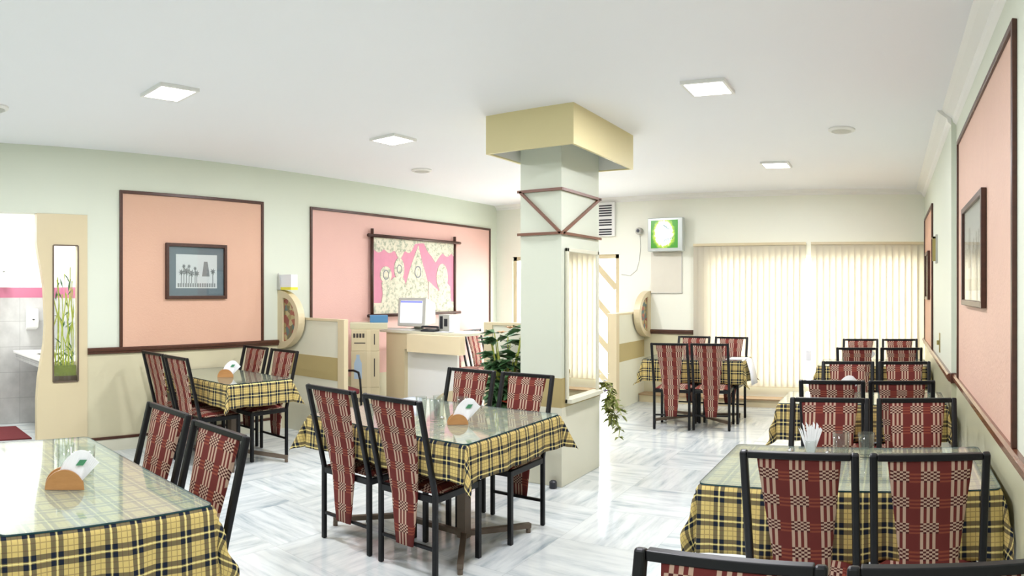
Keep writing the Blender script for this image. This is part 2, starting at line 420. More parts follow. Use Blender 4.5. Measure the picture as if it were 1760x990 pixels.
# ------------------------------------------------------------------ wash area behind the left opening
WX, WY0, WY1 = -7.6, .75, 2.5
struct(MB().box(WX - .1, WX, WY0, WY1, 0, 1.48).box(WX, XL - T, WY1, WY1 + .1, 0, 1.48).build('wall_washroom_lower', M['wc_tile']))
struct(MB().box(WX - .1, WX, WY0, WY1, 1.60, ZC).box(WX, XL - T, WY1, WY1 + .1, 1.60, ZC).box(WX, XL - T, WY0 - .1, WY0, 0, ZC).build('wall_washroom', M['wc_white']))
struct(MB().box(WX - .1, WX, WY0, WY1, 1.48, 1.60).box(WX, XL - T, WY1, WY1 + .1, 1.48, 1.60).build('wall_washroom_band', M['pink_tile']))
# wave-edged panel with the slot showcase
wave = [(365, 62.5), (415, 62.5), (435, 65), (460, 70), (490, 75), (520, 77), (560, 78), (590, 76), (620, 71), (650, 66), (685, 63.5), (752, 63.5)]
def yy(px): return 6 / math.tan((X0 - px) / F)
pts = []
for py, px in wave:
    y = yy(px); z = CH - (py - YH) / F * math.hypot(6, y); pts.append((y, z))
pts[0] = (pts[0][0], 2.288); pts[-1] = (pts[-1][0], 0.0)
sy0, sy1, sz0, sz1 = 1.985, 2.232, .70, 1.99
outer = [p for p in pts] + [(2.33, 0), (2.33, 2.288)]
st = thing('divider_panel', 'tan wave-edged panel with a tall glazed slot beside the wash area', 'divider', (XL, 2.1, 0))
mb = MB(); x0, x1 = XL - .06 - XL, .012
pw = [(a - 2.1, b) for a, b in outer]
def zslice(mb, ylist, zlo, zhi):
    pass
# left strip following the wave, then the blocks round the slot
left = [(a, b) for a, b in pw[:len(pts)]] + [(sy0 - 2.1, 0), (sy0 - 2.1, 2.288)]
mb.prism(left, 'x', x0, x1)
mb.box(x0, x1, sy0 - 2.1, sy1 - 2.1, 0, sz0); mb.box(x0, x1, sy0 - 2.1, sy1 - 2.1, sz1, 2.288); mb.box(x0, x1, sy1 - 2.1, .23, 0, 2.288)
mb.build('panel', M['tan'], st)
fr = MB(); a0, a1 = sy0 - 2.1, sy1 - 2.1
fr.box(.012, .02, a0 - .008, a0 + .006, sz0, sz1).box(.012, .02, a1 - .006, a1 + .008, sz0, sz1).box(.012, .02, a0, a1, sz0 - .008, sz0 + .006).box(.012, .02, a0, a1, sz1 - .006, sz1 + .008)
fr.build('slot_frame', M['bronze'], st)
MB().box(-.005, 0, a0, a1, sz0, sz1).build('glass_pane', M['glass'], st)
tr = MB().box(-.05, -.012, a0 + .004, a1 - .004, sz0 + .002, sz0 + .05).build('planter_tray', M['bronze'], st)
MB().box(-.046, -.016, a0 + .01, a1 - .01, sz0 + .051, sz0 + .15).build('moss_bed', M['pale_leaf'], st)
bam = thing('bamboo_plant', 'yellow green lucky bamboo stems inside the slot of the tan panel', 'plant', (XL - .031, 2.1, sz0 + .05))
rnd = random.Random(3)
s_ = MB()
for k in range(14):
    y = a0 + .03 + (a1 - a0 - .06) * k / 13; top = rnd.uniform(.5, 1.05)
    s_.tube([(rnd.uniform(-.004, .004), y + rnd.uniform(-.01, .01) * j, top * j / 4) for j in range(5)], .006, 6)
s_.build('stem', M['stem'], bam)
l_ = MB()
for k in range(60):
    y = rnd.uniform(a0 + .02, a1 - .02); z = rnd.uniform(.0, .95) if k > 25 else rnd.uniform(0, .2); L = rnd.uniform(.05, .11); an = rnd.uniform(-1.2, 1.2)
    dy, dz = math.sin(an) * L, abs(math.cos(an)) * L
    if not (a0 + .01 < y + dy < a1 - .01): dy = -dy * .4
    x = rnd.uniform(-.004, .008)
    l_.poly([(x, y, z), (x + .004, y + dy * .5 + .008, z + dz * .5), (x, min(max(y + dy, a0 + .005), a1 - .005), z + dz), (x - .004, y + dy * .5 - .008, z + dz * .5)])
l_.build('leaf', M['leaf'], bam)
# wash counter, dispenser, shower head, towel, mat
t = thing('wash_counter', 'white marble wash counter under the soap dispenser', 'counter', (-6.9, 2.2, .8))
MB().box(-.62, .72, -.2, .28, .04, .07).build('worktop', M['white'], t, bevel=.006)
MB().box(-.62, .72, -.17, -.15, -.03, .04).build('apron', M['wc_tile'], t)
MB().lathe([(.0, .075), (.10, .078), (.15, .09), (.16, .10), (.15, .105), (.11, .09), (0, .085)], (-.05, .06, 0), 20).build('basin', M['white'], t, smooth=True)
t = thing('soap_dispenser', 'white wall soap dispenser beside the wave-edged panel', 'dispenser', (WX + .001, 2.24, 1.1))
MB().prism([(0, 0), (.09, .03), (.11, .1), (.1, .22), (.08, .25), (0, .25)], 'y', -.065, .065).build('casing', M['white'], t, bevel=.01)
MB().lathe([(0, 0), (.016, 0), (.016, .01), (0, .012)], (0.104, 0, .12), 10).build('button', M['dark_plastic'], t)
t = thing('wall_hook', 'small metal shower arm on the white tiled wall', 'fitting', (WX + .001, 1.9, 1.8))
MB().tube([(0, 0, 0), (.06, -.01, .02), (.11, -.02, .0)], .012, 8).build('arm', M['chrome'], t)
MB().lathe([(.012, .03), (.05, .0), (.05, -.012), (0, -.012)], (.11, -.02, -.01), 14).build('head', M['chrome'], t)
tw = MB()
n = 12
for i in range(n):
    y0 = 1.60 + i * .02; 
    tw.box(WX + .015 + .006 * (i % 2), WX + .035 + .006 * (i % 2), y0, y0 + .021, 1.27, 1.70)
tag(tw.build('towel', M['pink_tile']), 'pink towel hanging at the left edge of the wash area', 'towel')
tag(MB().box(-7.4, -6.75, 1.25, 2.0, 0, .015).build('floor_mat', M['maroon'], bevel=.004), 'dark red floor mat inside the wash area', 'mat')

# ------------------------------------------------------------------ column
CX0, CX1, CY0, CY1 = -2.885, -2.505, 4.68, 5.38
t = thing('column', 'pale square column with a wide ochre box capital in mid room', 'column', ((CX0 + CX1) / 2, (CY0 + CY1) / 2, 0))
ox, oy = t.location.x, t.location.y
def cb(mb, x0, x1, y0, y1, z0, z1): return mb.box(x0 - ox, x1 - ox, y0 - oy, y1 - oy, z0, z1)
cb(MB(), CX0, CX1, CY0, CY1, 0, ZC).build('shaft', M['mint'], t)
cb(MB(), CX0 - .004, CX1 + .006, CY0 - .006, CY1 + .004, .003, .63).build('base_cladding', M['partition'], t)
cb(MB(), CX0 - .004, CX1 + .005, CY0 - .005, CY1 + .004, .63, .865).build('band', M['khaki'], t)
fx0, fx1, fy0, fy1 = -2.975, -2.207, 4.31, 5.46
zb = 2.628; th = .022
cp = MB(); cb(cp, fx0, fx1, fy0, fy0 + th, zb, ZC); cb(cp, fx0, fx1, fy1 - th, fy1, zb, ZC); cb(cp, fx0, fx0 + th, fy0 + th, fy1 - th, zb, ZC); cb(cp, fx1 - th, fx1, fy0 + th, fy1 - th, zb, ZC)
cp.build('capital', M['capital'], t)
ci = MB(); g = .004
cb(ci, fx0 + th, fx1 - th, fy0 + th, fy0 + th + g, zb + .01, ZC); cb(ci, fx0 + th, fx1 - th, fy1 - th - g, fy1 - th, zb + .01, ZC); cb(ci, fx0 + th, fx0 + th + g, fy0 + th, fy1 - th, zb + .01, ZC); cb(ci, fx1 - th - g, fx1 - th, fy0 + th, fy1 - th, zb + .01, ZC)
ci.build('capital_lining', M['white'], t)
# wood strips: two rings and a triangle on the front and right faces
zt, zm = 2.37, 2.02
def R(a, b, w=.02, up=(0, 0, 1)): MB().bar((a[0] - ox, a[1] - oy, a[2]), (b[0] - ox, b[1] - oy, b[2]), w, .022, up).build('wood_strip', M['stripwood'], t)
e = .011
for z in (zt, zm):
    R((CX0 - .02, CY0 - e, z), (CX1 + .02, CY0 - e, z)); R((CX1 + e, CY0, z), (CX1 + e, CY1 + .02, z))
R((CX0, CY0 - e, zt), (CX1, CY0 - e, zm)); R((CX1 + e, CY1, zt), (CX1 + e, CY0, zm))
# mirror on the right face
m = thing('wall_mirror', 'tall framed mirror on the aisle side of the column', 'mirror', (CX1 + .007, (4.72 + 5.34) / 2, 0))
y0, y1, z0, z1 = 4.735, 5.335, .66, 1.905
hy = (y1 - y0) / 2
MB().box(0, .012, -hy + .03, hy - .03, z0 + .035, z1 - .03).build('mirror_glass', M['mirror'], m)
f = MB(); f.box(0, .022, -hy, -hy + .03, z0, z1).box(0, .022, hy - .03, hy, z0, z1).box(0, .022, -hy, hy, z1 - .03, z1).box(0, .06, -hy, hy, z0, z0 + .035)
f.build('mirror_frame', M['partition'], m, bevel=.003)
tag(MB().lathe([(0, 0), (.03, 0), (.03, .05), (.02, .06), (0, .06)], (CX1 - .05, CY0 - .045, 0), 12).build('door_stop', M['dark_plastic']), 'small black stopper on the floor at the column corner', 'stopper')

# ------------------------------------------------------------------ partitions with half-round ornaments
PZ = 1.265
def partition(label, along, loc, L, thick=.12):
    # local: runs along +x from 0 to L, faces -y
    t = thing('partition', label, 'partition', loc, along)
    MB().box(0, L - .10, -thick / 2 + .01, thick / 2 - .01, 0, .62).box(0, L - .10, -thick / 2 + .01, thick / 2 - .01, .86, PZ - .025).build('panel', M['partition'], t)
    MB().box(0, L - .10, -thick / 2 + .006, thick / 2 - .006, .62, .86).build('band', M['khaki'], t)
    MB().box(L - .10, L, -thick / 2, thick / 2, 0, PZ).build('end_post', M['tan'], t, bevel=.004)
    MB().box(0, L - .10, -thick / 2, thick / 2, PZ - .025, PZ).build('top_cap', M['tan'], t)
    return t
partition('low partition with a khaki band standing beside the left dining table', 0, (XL, 4.75, 0), .98, .06)
partition('low partition with a khaki band at the entrance, beside the back table', -PI / 2, (-3.525, YB, 0), 1.02, .13)
t = partition('low framed partition joined to the left of the column', PI, (CX0 - .004, 5.24, 0), .72, .10)
def half_round(label, loc, rz, a, b, thick):
    # local: straight side on x=0, bulges to +x; a = half height, b = bulge
    t = thing('ornament_panel', label, 'ornament', loc, rz)
    n = 28
    out = [(0, -a)] + [(b * math.cos(-PI / 2 + PI * k / n), a * math.sin(-PI / 2 + PI * k / n)) for k in range(1, n)] + [(0, a)]
    i0, ia, ib = b * .24, a * .74, b * .86 - b * .24
    inn = [(i0, -ia)] + [(i0 + ib * .95 * math.cos(-PI / 2 + PI * k / n), ia * math.sin(-PI / 2 + PI * k / n)) for k in range(1, n)] + [(i0, ia)]
    MB().ring(out, inn, 'y', -thick / 2, thick / 2).build('surround', M['tan'], t)
    MB().prism(inn, 'y', -thick * .25, thick * .25).build('painted_glass', M['stained'], t)
    return t
half_round('half-round tan ornament with coloured glass at the left wall', (XL, 4.655, 1.24), 0, .33, .375, .09)
half_round('half-round tan ornament at the back wall by the television', (-3.408, YB, 1.23), -PI / 2, .33, .45, .09)
t = thing('card_box', 'white and yellow box on top of the half-round ornament', 'box', (XL + .12, 4.66, 1.571))
MB().box(-.12, .12, -.05, .05, 0, .03).build('yellow_base', M['yellow'], t)
MB().box(-.09, .12, -.045, .045, .03, .17).build('white_top', M['paper'], t)
MB().prism([(-.119, .0), (-.06, 0), (-.075, .14), (-.095, .19), (-.115, .14)], 'y', -.062, -.051).build('grey_clip', M['grey_plastic'], t)

# ------------------------------------------------------------------ pictures
def picture(label, x, s, yc, zc, w, h, fw, mat_w, glass=True):
    t = thing('framed_picture', label, 'picture', (x, yc, zc))
    def b(mb, d0, d1, y0, y1, z0, z1):
        return mb.box(min(s * d0, s * d1), max(s * d0, s * d1), y0, y1, z0, z1)
    f = MB(); W, Hh = w / 2, h / 2
    b(f, 0, .03, -W, -W + fw, -Hh, Hh); b(f, 0, .03, W - fw, W, -Hh, Hh); b(f, 0, .03, -W + fw, W - fw, Hh - fw, Hh); b(f, 0, .03, -W + fw, W - fw, -Hh, -Hh + fw)
    f.build('frame', M['frame'], t, bevel=.004)
    b(MB(), 0, .008, -W + fw, W - fw, -Hh + fw, Hh - fw).build('mount', M['slate_mat'] if mat_w > .06 else M['photo_white'], t)
    iw, ih = W - fw - mat_w, Hh - fw - mat_w * .9
    b(MB(), .008, .011, -iw, iw, -ih, ih).build('print', M['photo_white'], t)
    p = MB()
    X = lambda d: s * d
    lo, hi = sorted((X(.011), X(.0125)))
    sc = iw / .24
    p.prism([(.06 * sc, -.05 * sc), (.15 * sc, -.05 * sc), (.145 * sc, .0), (.125 * sc, .10 * sc), (.085 * sc, .10 * sc), (.07 * sc, 0)], 'x', lo, hi)
    for k, (cy, cz, r) in enumerate(((-.15, .05, .022), (-.09, .05, .02), (-.02, .03, .02), (-.18, -.01, .03), (-.12, 0, .04), (-.06, -.02, .035), (0, -.02, .03), (.19, .0, .03))):
        p.prism([(sc * (cy + r * (1.15 if j % 2 else .55) * math.cos(j * PI / 7)), sc * (cz + r * (1.15 if j % 2 else .55) * math.sin(j * PI / 7))) for j in range(14)], 'x', lo, hi); p.box(lo, hi, sc * (cy - .004), sc * (cy + .004), -ih + .05 * sc, sc * cz)
    for k in range(16):
        y = (-.22 + .028 * k) * sc; p.box(lo, hi, y, y + .018 * sc, -ih + .012, -ih + .05 * sc)
    p.build('print_scene', M['photo_grey'], t)
    if glass: b(MB(), .018, .020, -W + fw, W - fw, -Hh + fw, Hh - fw).build('glass', M['glass'], t)
    return t
picture('small framed black and white temple photograph on the salmon panel', XL + .009, 1, 3.54, 1.762, .735, .572, .035, .085)
picture('large dark framed picture on the near right rose panel', XR - .009, -1, 3.86, 1.78, .95, .62, .035, .05)
picture('distant dark framed picture on the narrow salmon panel', XR2 - .009, -1, 7.9, 1.74, .62, .56, .035, .05)

# cloth hanging
t = thing('wall_hanging', 'pink and cream painted cloth hanging on crossed wooden rods', 'wall hanging', (XL + .01, 6.95, 1.72))
yl, yr, zt_, zb_ = -.86, .87, .545, -.475
for y in (yl, yr):
    MB().tube([(.035, y, zb_ - .07), (.035, y, zt_ + .09)], .021, 10).build('rod', M['frame'], t, smooth=True)
for z in (zt_, zb_):
    MB().tube([(.06, yl - .1, z), (.06, yr + .1, z)], .021, 10).build('rod', M['frame'], t, smooth=True)
cl = MB(); 
cl.box(.022, .028, yl + .02, yr - .02, zb_, zt_).build('cloth', M['batik_pink'], t)
c = MB(); x0, x1 = .028, .031
def sc_edge():
    pts = [(yl + .02, zt_ - .01)]; n = 60; out = []
    for k in range(n + 1):
        u = k / n; y = yl + .02 + (yr - yl - .04) * u
        d = .15 + .05 * abs(math.sin(u * 26)) - .16 * math.exp(-((u - .55) / .09) ** 2) + .08 * math.exp(-((u - .30) / .04) ** 2) + .12 * math.exp(-((u - .74) / .04) ** 2)
        out.append((y, zt_ - .01 - d))
    return out
edge = sc_edge()
c.prism([(yl + .02, zt_ - .01)] + edge + [(yr - .02, zt_ - .01)], 'x', x0, x1)
c.build('painted_border', M['batik_cream'], t)
c = MB()
def blob(cy, cz, ry, rz, n=20): c.prism([(cy + ry * math.cos(2 * PI * j / n), cz + rz * math.sin(2 * PI * j / n)) for j in range(n)], 'x', x0, x1)
c.prism([(-.2, zb_ + .02), (-.2, -.05), (-.13, .12), (-.07, .24), (0.05, .47), (.13, .25), (.2, .1), (.26, -.05), (.26, zb_ + .02)], 'x', x0, x1)
x0, x1 = .028, .0325; blob(-.60, .05, .11, .11); blob(-.34, .13, .10, .15); blob(.58, .03, .13, .2)
x0, x1 = .028, .034; c.prism([(-.72, zb_ + .02), (-.66, -.2), (-.68, -.05), (-.5, -.02), (-.45, .02), (-.26, .02), (-.2, -.1), (-.22, zb_ + .02)], 'x', x0, x1)
c.prism([(.27, zb_ + .02), (.27, -.02), (.4, -.1), (.5, -.16), (.66, -.02), (.76, -.1), (.8, zb_ + .02)], 'x', x0, x1)
x0, x1 = .028, .036
c.box(x0, x1, yl + .03, yr - .03, zb_ + .01, zb_ + .16)
c.build('painted_figures', M['batik_cream'], t)
for (cy, cz, r) in ((-.60, .05, .055), (-.34, .13, .05), (.04, .1, .07)):
    o_ = [(cy + r * math.cos(2 * PI * j / 20), cz + r * 1.2 * math.sin(2 * PI * j / 20)) for j in range(20)]; i_ = [(cy + r * .8 * math.cos(2 * PI * j / 20), cz + r * .95 * math.sin(2 * PI * j / 20)) for j in range(20)]
    MB().ring(o_, i_, 'x', .0335, .0365).build('painted_ring', M['photo_grey'], t)

# ------------------------------------------------------------------ reception counter and what stands on it
t = thing('reception_counter', 'beige and white reception counter carrying the computer monitor', 'counter', (-5.06, 6.0, 0))
cz = 1.08
MB().box(-.70, .65, .02, .5, cz - .03, cz).build('worktop', M['partition'], t, bevel=.004)
MB().box(-.60, -.30, .04, .46, 0, cz - .03).build('side_panel', M['tan'], t)
MB().box(-.32, -.18, .035, .05, cz - .22, cz - .03).build('front_trim', M['tan'], t)
MB().box(-.18, .61, -.06, .04, cz - .24, cz - .03).build('fascia', paint('light tan fascia', (236, 220, 184), .4), t, bevel=.004)
MB().box(-.30, .45, .10, .14, 0, cz - .03).build('front_panel', M['white'], t)
MB().prism([(.05, .02), (.45, .02), (.45, .42)] + [(.45 - .40 * math.sin(a_), .02 + .40 * math.cos(a_)) for a_ in [PI / 2 * k / 10 for k in range(1, 10)]], 'y', .06, .10).build('quarter_round', M['tan'], t)
zc_ = cz + .001
t = thing('computer_monitor', 'grey tube computer monitor with lit screen on the reception counter', 'monitor', (-5.30, 6.22, zc_), .12)
MB().lathe([(0, 0), (.13, 0), (.13, .012), (.05, .03), (.05, .05), (0, .05)], (0, 0, 0), 20).build('base', M['grey_plastic'], t)
sh = MB().hexa([(-.20, -.16, .05), (.20, -.16, .05), (.13, .2, .08), (-.13, .2, .08), (-.20, -.13, .40), (.20, -.13, .40), (.13, .2, .33), (-.13, .2, .33)]).build('casing', M['grey_plastic'], t, bevel=.012)
MB().hexa([(-.155, -.166, .095), (.155, -.166, .095), (.155, -.15, .095), (-.155, -.15, .095), (-.155, -.142, .36), (.155, -.142, .36), (.155, -.125, .36), (-.155, -.125, .36)]).build('screen', M['crt'], t)
MB().hexa([(-.155, -.1465, .335), (.155, -.1465, .335), (.155, -.13, .335), (-.155, -.13, .335), (-.155, -.1445, .358), (.155, -.1445, .358), (.155, -.128, .358), (-.155, -.128, .358)]).build('screen_bar', M['crt_bar'], t)
t = thing('keyboard', 'pale keyboard lying at the left end of the reception counter', 'keyboard', (-5.45, 6.07, zc_), 0)
MB().box(-.2, .2, -.03, .05, 0, .018).build('body', M['white'], t, bevel=.004)
k_ = MB()
for i in range(14):
    for j in range(3): k_.box(-.19 + i * .027, -.17 + i * .027, -.024 + j * .024, -.004 + j * .024, .018, .024)
k_.build('key', M['grey_plastic'], t); t.children[-1]['kind'] = 'stuff'
t = thing('telephone', 'dark desk telephone in front of the monitor', 'telephone', (-5.02, 6.11, zc_), .2)
MB().prism([(-.07, 0), (.07, 0), (.07, .035), (-.07, .015)], 'x', -.09, .09).build('body', M['dark_plastic'], t, bevel=.004)
MB().path([(-.11, 0, .045), (-.09, 0, .055), (.09, 0, .055), (.11, 0, .045)], .035, .025, (0, 0, 1)).build('handset', M['dark_plastic'], t, bevel=.004)
t = thing('card_printer', 'grey and black card machine standing right of the monitor', 'machine', (-4.90, 6.30, zc_), .1)
MB().box(-.075, .075, -.09, .09, 0, .2).build('body', M['grey_plastic'], t, bevel=.006)
MB().box(-.055, -.015, -.094, -.09, .03, .18).box(.005, .05, -.094, -.09, .06, .15).build('slot', M['dark_plastic'], t)
tag(MB().box(-4.79, -4.70, 6.18, 6.27, zc_, zc_ + .19).build('paper_box', M['paper'], bevel=.004), 'white upright box right of the card machine', 'box')
pp = MB()
for i in range(4): pp.box(-4.88 + .01 * i, -4.70 + .006 * i, 6.04, 6.14, zc_ + .002 * i, zc_ + .002 * i + .0015)
tag(pp.build('paper_sheet', M['paper']), 'loose white papers at the counter front', 'papers')['kind'] = 'stuff'
# cartons to the left
t0 = None
cxs = [(0.0, .44, 'lowest of the three stacked cartons left of the counter'), (.441, .42, 'middle carton with blue bottle print, left of the counter'), (.862, .25, 'printed topmost carton of the stack left of the counter')]
for k_, (z, h, lb) in enumerate(cxs):
    t = thing('carton', lb, 'box', (-5.58, 5.59, z), PI / 4, 'cartons beside the counter')
    W, D = .17 - .004 * k_, .15
    MB().box(-W, W, -D, D, 0, h).build('body', M['carton'], t, bevel=.006)
    p = MB()
    if k_ != 1:
        for k in range(4): p.box(-.14 + k * .035, -.115 + k * .035, -D - .001, -D, h * .62, h * .62 + .05)
        p.box(-.13, .0, -D - .001, -D, h * .35, h * .35 + .012)
    p.box(.10, .112, -D - .001, -D, h * .3, h * .8)
    p.build('print', M['ink'], t)
    if k_ == 1: MB().prism([(-.13, .1), (-.04, .1), (-.04, .28), (-.065, .34), (-.065, .38), (-.105, .38), (-.105, .34), (-.13, .28)], 'y', -D - .001, -D).build('bottle_print', paint('pale blue print', (168, 188, 206), .6), t)
    MB().box(.02, .06, -D - .0015, -D - .0001, 0, h).build('tape', M['tan'], t)
o = MB().box(-.20, .24, -.13, .16, 0, .075).build('flat_box', M['dado'], bevel=.005, loc=(-5.58, 5.62, 1.1125)); o.rotation_euler.z = PI / 4; tag(o, 'flat olive box lying on the carton stack', 'box')
o = MB().box(-.10, .11, -.10, .08, 0, .085).build('file_box', M['blue'], bevel=.004, loc=(-5.50, 5.73, 1.188)); o.rotation_euler.z = PI / 4; tag(o, 'blue box lying on the flat olive box', 'box')

# ------------------------------------------------------------------ chairs
CWD, SH, TH, FD, TB = .43, .455, .98, .40, .135   # width, seat frame height, top, depth, top's lean
def back_y(z): return 0 if z < SH else -TB * (z - SH) / (TH - SH)
def make_chair():
    # origin on the floor midway between the rear legs; faces +y
    t = thing('dining_chair', 'proto', 'chair')
    q = .029; hw = CWD / 2 - q / 2
    for s in (-1, 1):
        MB().sweep([(s * hw, 0, 0), (s * hw, 0, SH), (s * hw, back_y(TH), TH + .004)], [(-q / 2, -q / 2), (q / 2, -q / 2), (q / 2, q / 2), (-q / 2, q / 2)], (0, 1, 0)).build('rear_leg', M['black_metal'], t, bevel=.008, seg=3, smooth=False)
        MB().box(s * hw - q / 2, s * hw + q / 2, FD - q / 2, FD + q / 2, 0, SH).build('front_leg', M['black_metal'], t, bevel=.003)
    f = MB(); z = SH - .02
    for s in (-1, 1): f.bar((s * hw, q / 2, z), (s * hw, FD - q / 2, z), .022, .036)
    f.bar((-hw + q / 2, FD, z), (hw - q / 2, FD, z), .022, .036); f.bar((-hw + q / 2, 0, z), (hw - q / 2, 0, z), .022, .036)
    f.build('seat_frame', M['black_metal'], t, bevel=.002)
    MB().bar((-hw + q / 2, back_y(TH), TH - .008), (hw - q / 2, back_y(TH), TH - .008), .027, .024).build('top_rail', M['black_metal'], t, bevel=.003)
    MB().bar((-hw + q / 2, 0, .165), (hw - q / 2, 0, .165), .018, .018).build('stretcher', M['black_metal'], t, bevel=.002)
    # seat pad
    s_ = MB(); n = 8; g = {}
    W, y0, y1 = CWD / 2 - .012, .02, FD + .012
    for i in range(n + 1):
        for j in range(n + 1):
            u, v = i / n * 2 - 1, j / n * 2 - 1
            ht = .030 * (1 - u ** 6) * (1 - v ** 6)
            g[i, j] = s_.bm.verts.new((u * W, (y0 + y1) / 2 + v * (y1 - y0) / 2, SH + .003 + ht))
    for i in range(n):
        for j in range(n): s_.bm.faces.new((g[i, j], g[i + 1, j], g[i + 1, j + 1], g[i, j + 1]))
    rim = [g[i, 0] for i in range(n + 1)] + [g[n, j] for j in range(1, n + 1)] + [g[i, n] for i in range(n - 1, -1, -1)] + [g[0, j] for j in range(n - 1, 0, -1)]
    s_.bm.faces.new(rim[::-1])
    s_.build('seat', M['fabric'], t, smooth=False)
    # tapering woven back hung from the top rail down to the stretcher
    b = MB(); zs = [.155, .25, .35, SH - .02, SH + .03, .55, .65, .75, .85, .93, .965]
    rows = []
    for z in zs:
        k = (z - .155) / (.965 - .155); hwid = .062 + (.152 - .062) * k; th = .012 if z < SH + .02 else .016
        if z in (.155, .965): th = .007
        y = back_y(z); y += -.022 if z <= SH + .03 else (-.022 + .020 * min(1, (z - SH - .03) / .15))
        cols = []
        for u in (-1, -.85, -.4, 0, .4, .85, 1):
            tt = th * (1 - .5 * abs(u) ** 6)
            cols.append((b.bm.verts.new((u * hwid, y + tt, z)), b.bm.verts.new((u * hwid, y - tt, z))))
        rows.append(cols)
    m_ = len(rows[0])
    for A, B in zip(rows, rows[1:]):
        for i in range(m_ - 1):
            b.bm.faces.new((A[i][0], A[i + 1][0], B[i + 1][0], B[i][0])); b.bm.faces.new((A[i][1], B[i][1], B[i + 1][1], A[i + 1][1]))
        b.bm.faces.new((A[0][0], B[0][0], B[0][1], A[0][1])); b.bm.faces.new((A[-1][0], A[-1][1], B[-1][1], B[-1][0]))
    for r, fl in ((rows[0], 0), (rows[-1], 1)):
        for i in range(m_ - 1): b.bm.faces.new((r[i][0], r[i][1], r[i + 1][1], r[i + 1][0]))
    b.build('backrest', M['fabric'], t, smooth=True)
    return t
proto = make_chair(); first = [True]
def chair(xc, ytop, face, label, rz=0, group='dining chairs at the plaid tables'):
    """xc: chair centre; ytop: Y of the top rail; face +1 looks to +Y, -1 looks to -Y"""
    o = proto if first[0] else copy_tree(proto); first[0] = False
    o.location = (xc, ytop + (TB if face > 0 else -TB), 0); o.rotation_euler = (0, 0, rz + (0 if face > 0 else PI))
    o['label'] = label; o['group'] = group; return o
CS = 'black steel chair with woven red back, '
chair(-.325, 2.36, 1, CS + 'left of the two before the nearest right-hand table')
chair(.142, 2.36, 1, CS + 'right of the two before the nearest right-hand table')
chair(-.325, 3.59, -1, CS + 'behind the nearest right-hand table, aisle side')
chair(.142, 3.59, -1, CS + 'behind the nearest right-hand table, wall side')
chair(-.375, 4.29, 1, CS + 'before the middle right-hand table, aisle side')
chair(.075, 4.29, 1, CS + 'before the middle right-hand table, wall side')
chair(-.345, 5.46, -1, CS + 'behind the middle right-hand table, aisle side')
chair(.115, 5.46, -1, CS + 'behind the middle right-hand table, wall side')
chair(-.335, 6.79, 1, CS + 'before the last right-hand table, aisle side')
chair(.115, 6.79, 1, CS + 'before the last right-hand table, wall side')
chair(-.355, 8.04, -1, CS + 'farthest of the right row, aisle side')
chair(.115, 8.04, -1, CS + 'farthest of the right row, wall side')
chair(-.345, 1.40, -1, CS + 'only its rail showing at the bottom edge, left')
chair(.125, 1.40, -1, CS + 'only its rail showing at the bottom edge, right')
chair(-2.965, 2.67, 1, CS + 'left of the two before the centre table')
chair(-2.46, 2.66, 1, CS + 'right of the two before the centre table')
chair(-2.89, 4.00, -1, CS + 'behind the centre table, plant side')
chair(-2.41, 4.00, -1, CS + 'behind the centre table, column side')
chair(-5.62, 2.84, 1, CS + 'before the left wall table, nearest the wall')
chair(-5.17, 2.84, 1, CS + 'before the left wall table, aisle side')
chair(-5.65, 4.06, -1, CS + 'behind the left wall table, nearest the wall')
chair(-5.17, 4.06, -1, CS + 'behind the left wall table, aisle side')
chair(-2.91, 1.56, -1, CS + 'beside the near left table, farther one')
chair(-2.38, 1.52, -1, CS + 'beside the near left table, closer one')
chair(-2.41, 6.98, 1, CS + 'left of the two before the back table', .12)
chair(-1.97, 7.06, 1, CS + 'right of the two before the back table', .12)
chair(-2.46, 8.16, -1, CS + 'behind the back table, left one')
chair(-1.97, 8.16, -1, CS + 'behind the back table, right one')
for yc, lb in ((8.12, 'chair with dark posts against the rose panel, farther from the counter'), (7.60, 'chair with dark posts against the rose panel, nearer the counter')):
    o = chair(0, 0, 1, 'red woven ' + lb, -PI / 2, 'chairs by the reception'); o.location = (XL + .28, yc, 0)
# chair with armrest behind the left partition
t = thing('armchair', 'small dark armchair with a red seat behind the left partition', 'chair', (-5.50, 5.06, 0), -PI / 2 - .3)
for s in (-1, 1):
    MB().tube([(s * .2, -.18, 0), (s * .2, -.18, .44), (s * .2, -.24, .85)], .013, 8).build('rear_leg', M['black_metal'], t, smooth=True)
    MB().tube([(s * .2, -.19, .64), (s * .21, .0, .66), (s * .21, .12, .65), (s * .2, .18, .58), (s * .2, .2, .44), (s * .2, .22, 0)], .013, 8).build('arm', M['black_metal'], t, smooth=True)
MB().box(-.19, .19, -.17, .2, .42, .48).build('seat', M['maroon'], t, bevel=.02)
MB().hexa([(-.18, -.22, .55), (.18, -.22, .55), (.18, -.2, .55), (-.18, -.2, .55), (-.18, -.26, .84), (.18, -.26, .84), (.18, -.235, .84), (-.18, -.235, .84)]).build('backrest', M['maroon'], t, bevel=.006)

